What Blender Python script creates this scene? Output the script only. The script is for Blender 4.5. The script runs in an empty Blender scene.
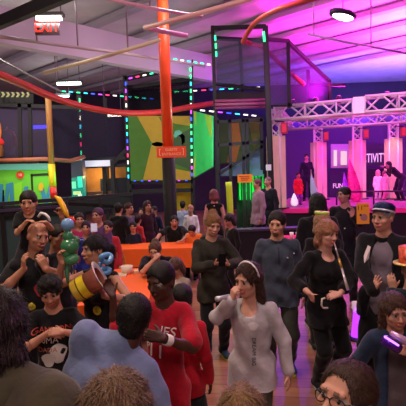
import bpy, math, random
import numpy as np
from mathutils import Vector, Matrix
from mathutils.bvhtree import BVHTree
random.seed(7)
scene = bpy.context.scene
COL = scene.collection
R = math.radians
V3 = lambda *a: np.array(a if len(a) > 1 else a[0], dtype=float)

# ------------------------------------------------------------------ camera
CAM_H, FPX, PITCH, ROLL = 2.2, 420.0, 4.22, 1.9
cd = bpy.data.cameras.new('camera'); cam = bpy.data.objects.new('camera', cd); COL.objects.link(cam)
cd.sensor_width = 36; cd.sensor_fit = 'HORIZONTAL'; cd.lens = 36 * FPX / 406; cd.clip_start = .05; cd.clip_end = 200
CAM_M = Matrix.Translation((0, 0, CAM_H)) @ Matrix.Rotation(R(90 - PITCH), 4, 'X') @ Matrix.Rotation(R(-ROLL), 4, 'Z')
cam.matrix_world = CAM_M
scene.camera = cam
CAM_R = np.array(CAM_M.to_3x3())

def ray(px, py):
    return CAM_R @ V3((px - 203) / FPX, (203 - py) / FPX, -1.0)
def at(px, py, Y):                       # a spot of the hall at distance Y down the hall
    d = ray(px, py); return V3(0, 0, CAM_H) + d * (Y / d[1])
def atz(px, py, z):                      # a spot of the hall at height z
    d = ray(px, py); return V3(0, 0, CAM_H) + d * ((z - CAM_H) / d[2])

# ------------------------------------------------------------------ materials
def lin(h):
    if not isinstance(h, str): return tuple(h)[:3]
    h = h.lstrip('#'); c = [int(h[i:i+2], 16) / 255 for i in (0, 2, 4)]
    return tuple(x / 12.92 if x <= .04045 else ((x + .055) / 1.055) ** 2.4 for x in c)
_mc = {}
def mat(col, rough=.7, metal=0, noise=0.0, nscale=20, bump=0.0, bscale=60, spec=.4, emit=None, estr=0, sheen=0, trans=0, stretch=(1, 1, 1), name=None):
    key = (col if isinstance(col, str) else tuple(col), rough, metal, noise, nscale, bump, bscale, spec, emit, estr, sheen, trans, stretch)
    if key in _mc: return _mc[key]
    m = bpy.data.materials.new(name or 'surface'); m.use_nodes = True
    nt = m.node_tree; b = nt.nodes['Principled BSDF']
    c = lin(col)
    b.inputs['Base Color'].default_value = (*c, 1); b.inputs['Roughness'].default_value = rough
    b.inputs['Metallic'].default_value = metal; b.inputs['Specular IOR Level'].default_value = spec
    if sheen: b.inputs['Sheen Weight'].default_value = sheen
    if trans: b.inputs['Transmission Weight'].default_value = trans
    if emit:
        b.inputs['Emission Color'].default_value = (*lin(emit), 1); b.inputs['Emission Strength'].default_value = estr
    if noise or bump:
        tc = nt.nodes.new('ShaderNodeTexCoord'); mp = nt.nodes.new('ShaderNodeMapping')
        mp.inputs['Scale'].default_value = stretch
        nt.links.new(tc.outputs['Object'], mp.inputs['Vector'])
    if noise:
        n = nt.nodes.new('ShaderNodeTexNoise'); n.inputs['Scale'].default_value = nscale; n.inputs['Detail'].default_value = 4
        nt.links.new(mp.outputs[0], n.inputs['Vector'])
        r = nt.nodes.new('ShaderNodeValToRGB')
        r.color_ramp.elements[0].position = .3; r.color_ramp.elements[1].position = .7
        r.color_ramp.elements[0].color = (*[x * (1 - noise) for x in c], 1)
        r.color_ramp.elements[1].color = (*[min(1, x * (1 + noise)) for x in c], 1)
        nt.links.new(n.outputs['Fac'], r.inputs[0]); nt.links.new(r.outputs[0], b.inputs['Base Color'])
    if bump:
        n = nt.nodes.new('ShaderNodeTexNoise'); n.inputs['Scale'].default_value = bscale; n.inputs['Detail'].default_value = 3
        nt.links.new(mp.outputs[0], n.inputs['Vector'])
        bp = nt.nodes.new('ShaderNodeBump'); bp.inputs['Strength'].default_value = bump; bp.inputs['Distance'].default_value = .02
        nt.links.new(n.outputs['Fac'], bp.inputs['Height']); nt.links.new(bp.outputs[0], b.inputs['Normal'])
    _mc[key] = m
    return m
def cloth(c, n=.12): return mat(c, rough=.9, noise=n, nscale=9, bump=.35, bscale=22, spec=.15, sheen=.15)
def hairm(c): return mat(c, rough=.5, noise=.45, nscale=26, bump=.9, bscale=40, spec=.4, stretch=(5, 5, 1))
def glow(c, s): return mat('101010', emit=c, estr=s, rough=.5)
def net_mat(c, alpha):
    key = ('net', c, alpha)
    if key in _mc: return _mc[key]
    m = bpy.data.materials.new('netting'); m.use_nodes = True; nt = m.node_tree
    b = nt.nodes['Principled BSDF']; b.inputs['Base Color'].default_value = (*lin(c), 1); b.inputs['Roughness'].default_value = .9
    b.inputs['Specular IOR Level'].default_value = .1
    tc = nt.nodes.new('ShaderNodeTexCoord'); mx = []
    sp = nt.nodes.new('ShaderNodeSeparateXYZ'); nt.links.new(tc.outputs['Object'], sp.inputs[0])
    # diagonal cords 6 cm apart: two crossing sets of thin lines
    def line(op):
        a = nt.nodes.new('ShaderNodeMath'); a.operation = 'ADD'
        nt.links.new(sp.outputs[0], a.inputs[0]); nt.links.new(sp.outputs[1], a.inputs[1])
        c_ = nt.nodes.new('ShaderNodeMath'); c_.operation = op
        nt.links.new(a.outputs[0], c_.inputs[0]); nt.links.new(sp.outputs[2], c_.inputs[1])
        w = nt.nodes.new('ShaderNodeMath'); w.operation = 'PINGPONG'; w.inputs[1].default_value = .0125
        nt.links.new(c_.outputs[0], w.inputs[0])
        g = nt.nodes.new('ShaderNodeMath'); g.operation = 'LESS_THAN'; g.inputs[1].default_value = .0125 * alpha
        nt.links.new(w.outputs[0], g.inputs[0]); return g
    l1, l2 = line('ADD'), line('SUBTRACT')
    mxn = nt.nodes.new('ShaderNodeMath'); mxn.operation = 'MAXIMUM'
    nt.links.new(l1.outputs[0], mxn.inputs[0]); nt.links.new(l2.outputs[0], mxn.inputs[1])
    nt.links.new(mxn.outputs[0], b.inputs['Alpha'])
    _mc[key] = m; return m

# ------------------------------------------------------------------ objects
def tag(o, label=None, cat=None, group=None, kind=None):
    if label: o['label'] = label
    if cat: o['category'] = cat
    if group: o['group'] = group
    if kind: o['kind'] = kind
    return o
def link(name, me, parent=None):
    o = bpy.data.objects.new(name, me); COL.objects.link(o)
    if parent is not None: o.parent = parent
    return o
def empty(name, label, cat, loc=(0, 0, 0), rz=0, group=None):
    o = bpy.data.objects.new(name, None); COL.objects.link(o); o.location = loc; o.rotation_euler = (0, 0, rz)
    o.empty_display_size = .1
    return tag(o, label, cat, group)
def mesh_np(name, V, Q, mats, midx=None, smooth=True):
    me = bpy.data.meshes.new(name); nv, nq = len(V), len(Q)
    me.vertices.add(nv); me.vertices.foreach_set('co', np.asarray(V, dtype=np.float32).ravel())
    me.loops.add(nq * 4); me.loops.foreach_set('vertex_index', np.asarray(Q, dtype=np.int32).ravel())
    me.polygons.add(nq); me.polygons.foreach_set('loop_start', np.arange(nq, dtype=np.int32) * 4)
    for m in mats: me.materials.append(m)
    if midx is not None: me.polygons.foreach_set('material_index', np.asarray(midx, dtype=np.int32))
    me.update(calc_edges=True)
    if smooth: me.polygons.foreach_set('use_smooth', np.ones(nq, dtype=bool))
    me.validate()
    return me

class MB:
    """collects boxes, tubes and solids into one mesh"""
    def __init__(s): s.v = []; s.f = []; s.m = []; s.sm = []
    def add(s, v, f, mi=0, smooth=False):
        n = len(s.v); s.v += [tuple(map(float, p)) for p in v]
        for q in f: s.f.append(tuple(i + n for i in q)); s.m.append(mi); s.sm.append(smooth)
        return s
    def box(s, c, size, rot=None, mi=0):
        c = V3(c); h = V3(size) / 2
        M = np.eye(3) if rot is None else (np.array(Matrix.Rotation(rot, 3, 'Z')) if np.isscalar(rot) else np.array(rot))
        v = [c + M @ (h * V3(x, y, z)) for z in (-1, 1) for y in (-1, 1) for x in (-1, 1)]
        return s.add(v, [(0, 2, 3, 1), (4, 5, 7, 6), (0, 1, 5, 4), (2, 6, 7, 3), (0, 4, 6, 2), (1, 3, 7, 5)], mi)
    def bar(s, a, b, w, d=None, mi=0, up=(0, 0, 1)):
        a, b = V3(a), V3(b); z = b - a; L = np.linalg.norm(z); z /= L
        u = V3(up)
        if abs(z @ u) > .98: u = V3(0, 1, 0)
        x = np.cross(u, z); x /= np.linalg.norm(x); y = np.cross(z, x)
        return s.box((a + b) / 2, (w, d or w, L), np.stack([x, y, z], 1), mi)
    def tube(s, pts, r, n=8, mi=0, cap=True):
        P = [V3(p) for p in pts]; rr = [r] * len(P) if np.isscalar(r) else list(r)
        rings = []; t0 = P[1] - P[0]; u = V3(0, 0, 1)
        if abs(t0 @ u) > .95 * np.linalg.norm(t0): u = V3(1, 0, 0)
        for i, p in enumerate(P):
            t = (P[min(i + 1, len(P) - 1)] - P[max(i - 1, 0)]); t /= np.linalg.norm(t)
            x = u - t * (u @ t); x /= np.linalg.norm(x); y = np.cross(t, x); u = x
            rings += [p + rr[i] * (math.cos(2 * math.pi * k / n) * x + math.sin(2 * math.pi * k / n) * y) for k in range(n)]
        f = [(i * n + k, i * n + (k + 1) % n, (i + 1) * n + (k + 1) % n, (i + 1) * n + k) for i in range(len(P) - 1) for k in range(n)]
        if cap: f += [tuple(range(n - 1, -1, -1)), tuple((len(P) - 1) * n + k for k in range(n))]
        return s.add(rings, f, mi, True)
    def lathe(s, prof, n=20, M=None, mi=0, cap=True):
        M = Matrix.Identity(4) if M is None else M
        v = [M @ Vector((r * math.cos(2 * math.pi * k / n), r * math.sin(2 * math.pi * k / n), z)) for r, z in prof for k in range(n)]
        f = [(i * n + k, i * n + (k + 1) % n, (i + 1) * n + (k + 1) % n, (i + 1) * n + k) for i in range(len(prof) - 1) for k in range(n)]
        if cap: f += [tuple(range(n - 1, -1, -1)), tuple((len(prof) - 1) * n + k for k in range(n))]
        return s.add(v, f, mi, True)
    def slab(s, pts, n, mi=0):           # flat outline given thickness along vector n
        k = len(pts); n = V3(n); P = [V3(p) for p in pts]
        f = [tuple(range(k)), tuple(range(2 * k - 1, k - 1, -1))] + [((i + 1) % k, i, i + k, (i + 1) % k + k) for i in range(k)]
        return s.add(P + [p + n for p in P], f, mi)
    def build(s, name, mats, parent=None):
        me = bpy.data.meshes.new(name); me.from_pydata(s.v, [], s.f)
        for m in (mats if isinstance(mats, (list, tuple)) else [mats]): me.materials.append(m)
        me.polygons.foreach_set('material_index', s.m); me.polygons.foreach_set('use_smooth', s.sm)
        me.update(); return link(name, me, parent)

def text_mesh(txt, size, depth=.004, spacing=1.0):
    cu = bpy.data.curves.new('lettering', 'FONT'); cu.body = txt; cu.size = size; cu.extrude = depth
    cu.align_x = 'CENTER'; cu.align_y = 'CENTER'; cu.space_line = spacing
    o = bpy.data.objects.new('lettering', cu); COL.objects.link(o)
    dg = bpy.context.evaluated_depsgraph_get(); dg.update()
    me = bpy.data.meshes.new_from_object(o.evaluated_get(dg))
    bpy.data.objects.remove(o); bpy.data.curves.remove(cu)
    return me
def text(txt, size, M, m, parent=None, name='lettering', depth=.004):
    me = text_mesh(txt, size, depth); me.transform(M); me.materials.clear(); me.materials.append(m)
    return link(name, me, parent)

# ------------------------------------------------------------------ implicit surfaces
def surf_nets(F, org, h):
    S = F < 0; nx, ny, nz = F.shape
    cnt = np.zeros((nx - 1, ny - 1, nz - 1), np.int8)
    for a in (0, 1):
        for b in (0, 1):
            for c in (0, 1): cnt += S[a:nx - 1 + a, b:ny - 1 + b, c:nz - 1 + c]
    mk = (cnt > 0) & (cnt < 8); ijk = np.argwhere(mk); n = len(ijk)
    idx = np.full(mk.shape, -1, np.int32); idx[mk] = np.arange(n)
    i, j, k = ijk.T; acc = np.zeros((n, 3)); m = np.zeros(n)
    cs = [(a, b, c) for a in (0, 1) for b in (0, 1) for c in (0, 1)]
    for A in cs:
        for ax in range(3):
            if A[ax]: continue
            B = list(A); B[ax] = 1
            fa = F[i + A[0], j + A[1], k + A[2]]; fb = F[i + B[0], j + B[1], k + B[2]]
            cr = (fa < 0) != (fb < 0)
            t = np.where(cr, fa / np.where(cr, fa - fb, 1), 0)
            p = np.tile(np.array(A, float), (n, 1)); p[:, ax] += t
            acc[cr] += p[cr]; m += cr
    V = (ijk + acc / np.maximum(m, 1)[:, None]) * h + org
    Q = []
    e = S[:-1, 1:-1, 1:-1] != S[1:, 1:-1, 1:-1]; I, J, K = np.nonzero(e); s = S[I, J + 1, K + 1]
    q = np.stack([idx[I, J, K], idx[I, J + 1, K], idx[I, J + 1, K + 1], idx[I, J, K + 1]], 1); q[~s] = q[~s][:, ::-1]; Q.append(q)
    e = S[1:-1, :-1, 1:-1] != S[1:-1, 1:, 1:-1]; I, J, K = np.nonzero(e); s = S[I + 1, J, K + 1]
    q = np.stack([idx[I, J, K], idx[I, J, K + 1], idx[I + 1, J, K + 1], idx[I + 1, J, K]], 1); q[~s] = q[~s][:, ::-1]; Q.append(q)
    e = S[1:-1, 1:-1, :-1] != S[1:-1, 1:-1, 1:]; I, J, K = np.nonzero(e); s = S[I + 1, J + 1, K]
    q = np.stack([idx[I, J, K], idx[I + 1, J, K], idx[I + 1, J + 1, K], idx[I, J + 1, K]], 1); q[~s] = q[~s][:, ::-1]; Q.append(q)
    return V, np.concatenate(Q), ijk

def cap(a, b, ra, rb=None, k=.02, m=0): return ('c', V3(a), V3(b), ra, ra if rb is None else rb, k, m)
def ell(c, r, Rm=None, k=.02, m=0): return ('e', V3(c), V3(r), np.eye(3) if Rm is None else Rm, k, m)
def cut(p, k=.01): return ('x', p, k)
def pdist(p, X):
    if p[0] == 'c':
        a, b, ra, rb = p[1:5]; ab = b - a; L2 = ab @ ab + 1e-12
        t = np.clip(((X - a) @ ab) / L2, 0, 1)
        return np.linalg.norm(X - a - t[..., None] * ab, axis=-1) - (ra + t * (rb - ra))
    c, r, Rm = p[1:4]; q = (X - c) @ Rm
    k0 = np.linalg.norm(q / r, axis=-1); k1 = np.linalg.norm(q / (r * r), axis=-1)
    return np.where(k1 > 1e-9, k0 * (k0 - 1) / np.maximum(k1, 1e-9), -r.min())
def pbox(p):
    if p[0] == 'c':
        a, b, ra, rb = p[1:5]; r = max(ra, rb); return np.minimum(a, b) - r, np.maximum(a, b) + r
    c, r, Rm = p[1:4]; e = np.sqrt(((Rm * r) ** 2).sum(1)); return c - e, c + e
BIG = .09
def sdf_mesh(name, prims, h, mats, infl=0.0, planes=(), parent=None, wrinkle=0.0, wf=14.0, seed=0.0):
    """solid of smoothly blended capsules and ellipsoids; planes = (point, normal): keep the side against the normal"""
    pos = [p for p in prims if p[0] != 'x']
    bs = [pbox(p) for p in pos]
    lo = np.min([b[0] for b in bs], 0) - infl - 2.5 * h; hi = np.max([b[1] for b in bs], 0) + infl + 2.5 * h
    n = np.maximum(np.ceil((hi - lo) / h).astype(int) + 1, 4)
    ax = [lo[d] + h * np.arange(n[d]) for d in range(3)]
    F = np.full(n, BIG); D = np.full(n, BIG); Lb = np.zeros(n, np.int8)
    def sub(b, pad):
        i0 = np.maximum(((b[0] - pad - lo) / h).astype(int), 0); i1 = np.minimum(((b[1] + pad - lo) / h).astype(int) + 2, n)
        if np.any(i1 <= i0): return None, None
        sl = tuple(slice(i0[d], i1[d]) for d in range(3))
        return sl, np.stack(np.meshgrid(*[ax[d][sl[d]] for d in range(3)], indexing='ij'), -1)
    for p in prims:
        if p[0] == 'x':
            q, k = p[1], p[2]; sl, X = sub(pbox(q), .02)
            if sl is None: continue
            d = -pdist(q, X); f = F[sl]
            hh = np.maximum(k - np.abs(f - d), 0) / k
            F[sl] = np.maximum(f, d) + hh * hh * k * .25
            continue
        sl, X = sub(pbox(p), infl + BIG * .6)
        if sl is None: continue
        d = pdist(p, X) - infl; f = F[sl]; k, mi = p[-2], p[-1]
        hh = np.maximum(k - np.abs(f - d), 0) / k
        F[sl] = np.minimum(f, d) - hh * hh * k * .25
        o = D[sl]; w = d < o; o[w] = d[w]; l = Lb[sl]; l[w] = mi
    if planes:
        X = np.stack(np.meshgrid(*ax, indexing='ij'), -1)
        for pt, nv in planes: F = np.maximum(F, (X - V3(pt)) @ V3(nv))
    F[0] = F[-1] = BIG; F[:, 0] = F[:, -1] = BIG; F[:, :, 0] = F[:, :, -1] = BIG
    Vt, Q, ijk = surf_nets(F, lo, h)
    if wrinkle:
        g = np.stack([F[np.minimum(ijk[:, 0] + (d == 0), n[0] - 1), np.minimum(ijk[:, 1] + (d == 1), n[1] - 1), np.minimum(ijk[:, 2] + (d == 2), n[2] - 1)] - F[ijk[:, 0], ijk[:, 1], ijk[:, 2]] for d in range(3)], 1)
        g /= np.linalg.norm(g, axis=1)[:, None] + 1e-9
        x, y, z = Vt.T * wf
        w = np.sin(x * 1.9 + 1.3 * z + seed + 1.5 * np.sin(y * 1.1 + z * .7)) + np.sin(2.3 * z - 1.6 * y + 2 * seed + 1.2 * np.sin(1.7 * x)) * .8 + np.sin(3.7 * x + 2.9 * y - 2.2 * z + seed) * .5
        Vt = Vt + g * (w * wrinkle)[:, None]
    mi = Lb[ijk[Q[:, 0], 0], ijk[Q[:, 0], 1], ijk[Q[:, 0], 2]] if len(mats) > 1 else None
    me = mesh_np(name, Vt, Q, mats, mi)
    return link(name, me, parent)
# ------------------------------------------------------------------ people
def rotm(axis, deg): return np.array(Matrix.Rotation(R(deg), 3, axis))
def ik(S, T, a, b, hint):
    S, T = V3(S), V3(T); d = T - S; L = np.linalg.norm(d) + 1e-9; dn = d / L
    if L > .985 * (a + b): L = .985 * (a + b); T = S + dn * L
    if L < abs(a - b) + .03: L = abs(a - b) + .03; T = S + dn * L
    x = (a * a - b * b + L * L) / (2 * L); hg = math.sqrt(max(a * a - x * x, 0))
    hp = V3(hint) - dn * (V3(hint) @ dn); hp /= np.linalg.norm(hp) + 1e-9
    return S + dn * x + hp * hg, T
def hand_prims(W, d, n, side, s, curl, spread=.0):
    """palm, four unequal fingers and a thumb that leaves the palm's side; side -1 = the person's right hand"""
    d = V3(d) / np.linalg.norm(d); n = V3(n) - d * (V3(n) @ d); n = n / (np.linalg.norm(n) + 1e-9)
    t = np.cross(d, n) * (-side if side else 1); t = -t if side > 0 and False else t
    P = []
    offs = (.030, .010, -.010, -.029); lens = (.070, .078, .072, .056)
    for o, L in zip(offs, lens):
        b = W + s * (d * .088 - abs(o) * .25 * d + t * o)
        P.append(cap(W + s * (d * .012 + t * o * .6), b, .0135 * s, .012 * s, .012 * s))
        a = curl * 62; dd = rot_about(d + t * o * spread * 12, t, 0)
        dd = dd / np.linalg.norm(dd); ang = 0; p = b
        for q, fr in enumerate((.44, .32, .24)):
            ang += a * (.75, 1.0, .75)[q]
            v = dd * math.cos(R(ang)) + n * math.sin(R(ang)); e = p + v * L * fr * s
            P.append(cap(p, e, (.0098, .0088, .0078)[q] * s, (.0088, .0078, .0066)[q] * s, .005 * s)); p = e
    b = W + s * (d * .028 + t * .026); v = d * .62 + t * .66 + n * (.25 + .4 * curl); v /= np.linalg.norm(v)
    m = b + v * .042 * s; v2 = v * (1 - .35 * curl) + (d * .7 - t * .25 + n * .45) * (.35 * curl + .15); v2 /= np.linalg.norm(v2)
    P += [cap(b, m, .0135 * s, .0105 * s, .012 * s), cap(m, m + v2 * .032 * s, .0105 * s, .0085 * s, .005 * s)]
    return P
def rot_about(v, ax, deg):
    ax = V3(ax) / (np.linalg.norm(ax) + 1e-9); a = R(deg); v = V3(v)
    return v * math.cos(a) + np.cross(ax, v) * math.sin(a) + ax * (ax @ v) * (1 - math.cos(a))

SKIN = dict(light='c89a82', pale='d6ab95', tan='a87356', brown='4f2f22', dark='3a221a', pink='cf9c88')
_skm = {}
def skin_mats(tone):
    if tone not in _skm:
        c = SKIN.get(tone, tone)
        lc = lin(c)
        lip = tuple(np.clip(V3(lc) * V3(.85, .5, .52), 0, 1))
        _skm[tone] = [mat(c, rough=.5, noise=.06, nscale=18, spec=.4), mat(lip, rough=.4), mat('a49c96', rough=.25), mat('20140f', rough=.2),
                      mat(tuple(np.array(lc) * .35), rough=.8), mat('e8e2d8', rough=.3)]
    return _skm[tone]

def person(label, pos, H, yaw=0, skin='light', hair=('short', '1c1410'), top=None, pants=None, shoes='151515', head=(0, 0, 0), lean=(0, 0),
           arms=None, sit=None, vox=.011, w=1.0, z=0.0, HL=None, group=None, beard=None, feet=None, smile=False, detail=True, hide_legs=False, face=True, hips=None, cat='person'):
    """pos = where the feet stand; yaw 0 faces the camera, + turns towards image right. 'L' is the local -x side."""
    g = H / 1.75
    HL = HL or (.24 if H > 1.5 else .215 if H > 1.25 else .2)
    hs = HL / .23
    top = top or dict(c='202024'); arms = arms or {}
    Mw = np.array(Matrix.Rotation(R(yaw), 3, 'Z')); O = V3(pos[0], pos[1], z)
    def loc(p): return Mw.T @ (V3(p) - O)
    hipz = (sit if sit is not None else .505 * H)
    shz_std = H - HL - .052 * H
    TL = (shz_std - .505 * H)
    Pc = V3(0, 0, hipz) if hips is None else V3(hips)
    Rt = rotm('Y', lean[1]) @ rotm('X', lean[0])      # forward lean tips towards -y
    t = lambda x, y, zz: Pc + Rt @ V3(x, y, zz)
    shw = .160 * g * (.5 + .5 * w)
    gw = g * w
    torso = [ell(t(0, .005 * g, .0), V3(.152 * gw, .112 * gw, .13 * g), Rt, .04), ell(t(0, -.008 * g, .36 * TL), V3(.134 * gw, .102 * gw, .17 * g), Rt, .05),
             ell(t(0, 0, .68 * TL), V3(.146 * gw, .104 * gw, .17 * g), Rt, .04), cap(t(-shw + .02 * g, .01 * g, TL - .03 * g), t(shw - .02 * g, .01 * g, TL - .03 * g), .047 * g, None, .04)]
    if top.get('bust'): torso += [ell(t(sx * .065 * g, -.085 * g, .66 * TL), V3(.062, .055, .06) * g, Rt, .04) for sx in (-1, 1)]
    nb = t(0, .012 * g, TL + .015 * g)
    hy, hp_, ht = head
    Rh = Rt @ rotm('Z', hy) @ rotm('Y', ht) @ rotm('X', hp_) if abs(lean[0]) < 1 and abs(lean[1]) < 1 else rotm('Z', hy) @ rotm('Y', ht) @ rotm('X', hp_)
    upN = Rt @ V3(0, -.012, .06 * H * .62); Nk = nb + upN
    tk = top.get('thin', 0); Hc = Nk + Rh @ (V3(0, -.018, .070) * hs)
    if abs(lean[0]) < 1 and abs(lean[1]) < 1 and sit is None and hips is None: Hc[2] = H - HL / 2; Nk[2] = min(Nk[2], Hc[2] - .07 * hs)
    hd = lambda x, y, zz: Hc + Rh @ (V3(x, y, zz) * hs)
    E = lambda c, r, k=.015, m=0: ell(hd(*c), V3(r) * hs, Rh, k * hs, m)
    Cp = lambda a, b, ra, rb, k=.012, m=0: cap(hd(*a), hd(*b), ra * hs, rb * hs, k * hs, m)
    neck = [cap(nb - Rt @ V3(0, 0, .03 * g), hd(0, .012, -.055), .056 * g * (.6 + .4 * w), .052 * hs * (.75 + .25 * w), .03), cap(t(-.45 * shw, .01, TL - .02), hd(0, .02, -.10), .034 * g, .036 * hs, .03), cap(t(.45 * shw, .01, TL - .02), hd(0, .02, -.10), .034 * g, .036 * hs, .03)]
    hp = [E((0, .012, .030), (.075, .094, .086)), E((0, -.020, -.028), (.063, .071, .080), .03), E((0, -.034, -.074), (.046, .046, .038), .03)]
    if face:
        hp += [E((0, -.066, -.098), (.019, .016, .015)), Cp((-.036, -.080, .024), (.036, -.080, .024), .011, .011, .014), E((-.04, -.058, -.028), (.026, .024, .022)), E((.04, -.058, -.028), (.026, .024, .022)),
               cut(E((-.031, -.094, .002), (.015, .009, .009)), .010 * hs), cut(E((.031, -.094, .002), (.015, .009, .009)), .010 * hs),
               Cp((0, -.086, .008), (0, -.107, -.030), .0085, .0125), E((-.012, -.096, -.034), (.009, .009, .008), .008), E((.012, -.096, -.034), (.009, .009, .008), .008)]
        if detail:
            for sx in (-1, 1):
                hp += [E((sx * .031, -.077, .001), (.0125, .0122, .0068), .003, 2), E((sx * .030, -.0875, .001), (.0058, .006, .0064), .002, 3),
                       Cp((sx * .017, -.0915, .019), (sx * .046, -.082, .0205), .0038, .0030, .004, 4)]
            hp += [E((0, -.0935, -.059), (.024, .010, .0055), .006, 1), E((0, -.0925, -.069), (.020, .010, .0065), .006, 1)]
            if smile: hp += [E((0, -.0955, -.0635), (.017, .0075, .0038), .002, 5), E((-.026, -.083, -.058), (.008, .009, .006), .008), E((.026, -.083, -.058), (.008, .009, .006), .008)]
    hp += [E((-.075, .012, -.010), (.010, .021, .031), .008), E((.075, .012, -.010), (.010, .021, .031), .008)]
    ua, fa = .165 * H, .148 * H
    armp = {}; out = dict(head=Hc, Rh=Rh, loc=loc, Mw=Mw, O=O, hs=hs, g=g, nb=nb)
    body = torso + neck + hp; hands = []
    for sd, sx in (('L', -1), ('R', 1)):
        A = arms.get(sd) or {}
        S = t(sx * shw, .01 * g, TL - .03 * g)
        if 'w' in A: T = loc(A['w'])
        elif 'l' in A: T = V3(A['l'])
        else: T = S + V3(sx * .075 * g * w, -.05 * g, -.31 * H)
        hint = Mw.T @ V3(A['hint']) if 'hint' in A else V3(sx * .5, .8, -.2)
        Ep, T = ik(S, T, ua, fa, hint)
        d = (T - Ep) / np.linalg.norm(T - Ep)
        if 'd' in A: d = Mw.T @ V3(A['d'])
        n = Mw.T @ V3(A['n']) if 'n' in A else V3(-sx, 0, 0)
        gw2 = g * (.6 + .4 * w)
        armp[sd] = (S, Ep, T, gw2)
        body += [cap(S, Ep, .045 * gw2, .036 * gw2, .02), cap(Ep, Ep * .6 + T * .4, .036 * gw2, .036 * gw2, .015), cap(Ep * .6 + T * .4, T, .036 * gw2, .025 * gw2, .015)]
        hsz = .92 * (g if H > 1.5 else g * 1.05)
        if A.get('hand', True):
            hands += hand_prims(T, d, n, sx, hsz, A.get('curl', .35), A.get('spread', 0))
        out['hand' + sd] = O + Mw @ (T + d / np.linalg.norm(d) * .08 * hsz)
        out['hd' + sd] = Mw @ (d / np.linalg.norm(d))
    body += hands
    # legs
    legp = {}
    th, sn = .245 * H, .235 * H
    for sd, sx in (('L', -1), ('R', 1)):
        hip = Pc + V3(sx * .088 * gw, 0, -.03 * g)
        if sit is not None and (feet is None):
            an = V3(sx * .11 * g, -.40 * g, .075 * g)
        elif feet is not None: an = V3(feet[0 if sx < 0 else 1])
        else: an = V3(sx * .105 * g, .02 * g * sx + .02, .075 * g)
        kn, an = ik(hip, an, th, sn, V3(sx * .08, -1, .3 if sit is not None else 0))
        legp[sd] = (hip, kn, an)
        body += [cap(hip, kn, .078 * gw, .054 * gw, .03), cap(kn, kn * .55 + an * .45, .054 * gw, .053 * gw, .03), cap(kn * .55 + an * .45, an, .053 * gw, .036 * g, .02),
                 cap(an - V3(0, -.02, .03) * g, an + V3(sx * .02, -.13, -.045) * g, .036 * g, .03 * g, .02)]
    ob = sdf_mesh('person', body, vox, skin_mats(skin) if detail else skin_mats(skin)[:1])
    ob.location = O; ob.rotation_euler = (0, 0, R(yaw)); tag(ob, label, cat, group)
    out['ob'] = ob
    # ---- clothes
    ti = max(top.get('t', .010), top.get('wr', .0035) * 2.2 + .003); slv = top.get('sleeve', 'long'); sd_ = sum(map(ord, label)) * .37
    cl = list(torso)
    hem = top.get('hem', -.10) * g
    if hem < -.06 * g:
        cl.append(ell(t(0, .005, hem * .6), V3(.155 * gw, .118 * gw, .15 * g + abs(hem) * .6), Rt, .04))
    if hem < -.02 and sit is None:
        for sd, (hip, kn, an) in legp.items(): cl.append(cap(hip, hip + (kn - hip) * min(.9, (abs(hem) + .12) / th), .084 * gw, .080 * gw, .04))
    if slv != 'none':
        for sd, (S, Ep, T, q) in armp.items():
            if slv == 'long':
                cl += [cap(S, Ep, .047 * q, .040 * q, .025), cap(Ep, Ep + (T - Ep) * top.get('cuff', .92), .040 * q, .031 * q, .02)]
            else:
                f = top.get('slen', .62); cl += [cap(S, S + (Ep - S) * f, .050 * q, .056 * q, .025)]
    cl += [cap(t(-.45 * shw, .01, TL - .012), nb, .040 * g, .042 * g, .03), cap(t(.45 * shw, .01, TL - .012), nb, .040 * g, .042 * g, .03)]
    nk = top.get('neck', 0)
    cl.append(cut(cap(nb + Rt @ V3(0, .0, -.01), hd(0, -.03, -.1), .052 * g * (.7 + .3 * w) * top.get('nr', 1), .066 * hs * top.get('nr', 1)), .01))
    if nk: cl.append(cut(ell(nb + Rt @ V3(0, -.09 * g, -.02 * g - nk * .5), V3(.075 * g + nk * .3, .09 * g, .05 * g + nk), Rt), .01))
    if top.get('open'):
        cl.append(cut(cap(t(0, -.125 * g, TL + .04), t(0, -.16 * g, .62 * TL), .085 * g, .10 * g), .01)); cl.append(cut(cap(t(0, -.16 * g, .62 * TL), t(0, -.22 * g, hem - .1), .10 * g, .14 * g), .01))
    nm = top.get('name', 'shirt')
    sh = sdf_mesh(nm, cl, max(vox, .009), [top['mat'] if 'mat' in top else cloth(top['c'])], infl=ti, planes=[(t(0, 0, hem), Rt @ V3(0, 0, -1))], parent=ob, wrinkle=top.get('wr', .0035), seed=sd_)
    out['top'] = sh
    if top.get('under'):
        cu = list(torso) + [ell(t(0, .005, -.06), V3(.155 * gw, .115 * gw, .16 * g), Rt, .05), cut(cap(nb, hd(0, -.03, -.1), .066 * g, .07 * hs), .01)]
        sdf_mesh('undershirt', cu, max(vox, .009), [cloth(top['under'])], infl=.008, planes=[(t(0, 0, -.14 * g), Rt @ V3(0, 0, -1))], parent=ob, wrinkle=.003, seed=sd_)
    if top.get('collar'):
        cu = Rt @ V3(0, -.35, 1.0); cu /= np.linalg.norm(cu)
        sdf_mesh('collar', [cap(nb - cu * .02 * g, nb + cu * .045 * g, .082 * g, .078 * g, .01), cut(cap(nb - cu * .08, nb + cu * .2, .064 * g, .068 * g), .006), cut(cap(nb + cu * .02 + Rt @ V3(0, -.10 * g, -.03), nb + cu * .12 + Rt @ V3(0, -.10 * g, .05), .03 * g, .05 * g), .008)],
                 max(vox * .8, .006), [cloth(top['collar'])], planes=[(nb + cu * .04 * g, cu)], parent=sh)
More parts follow.
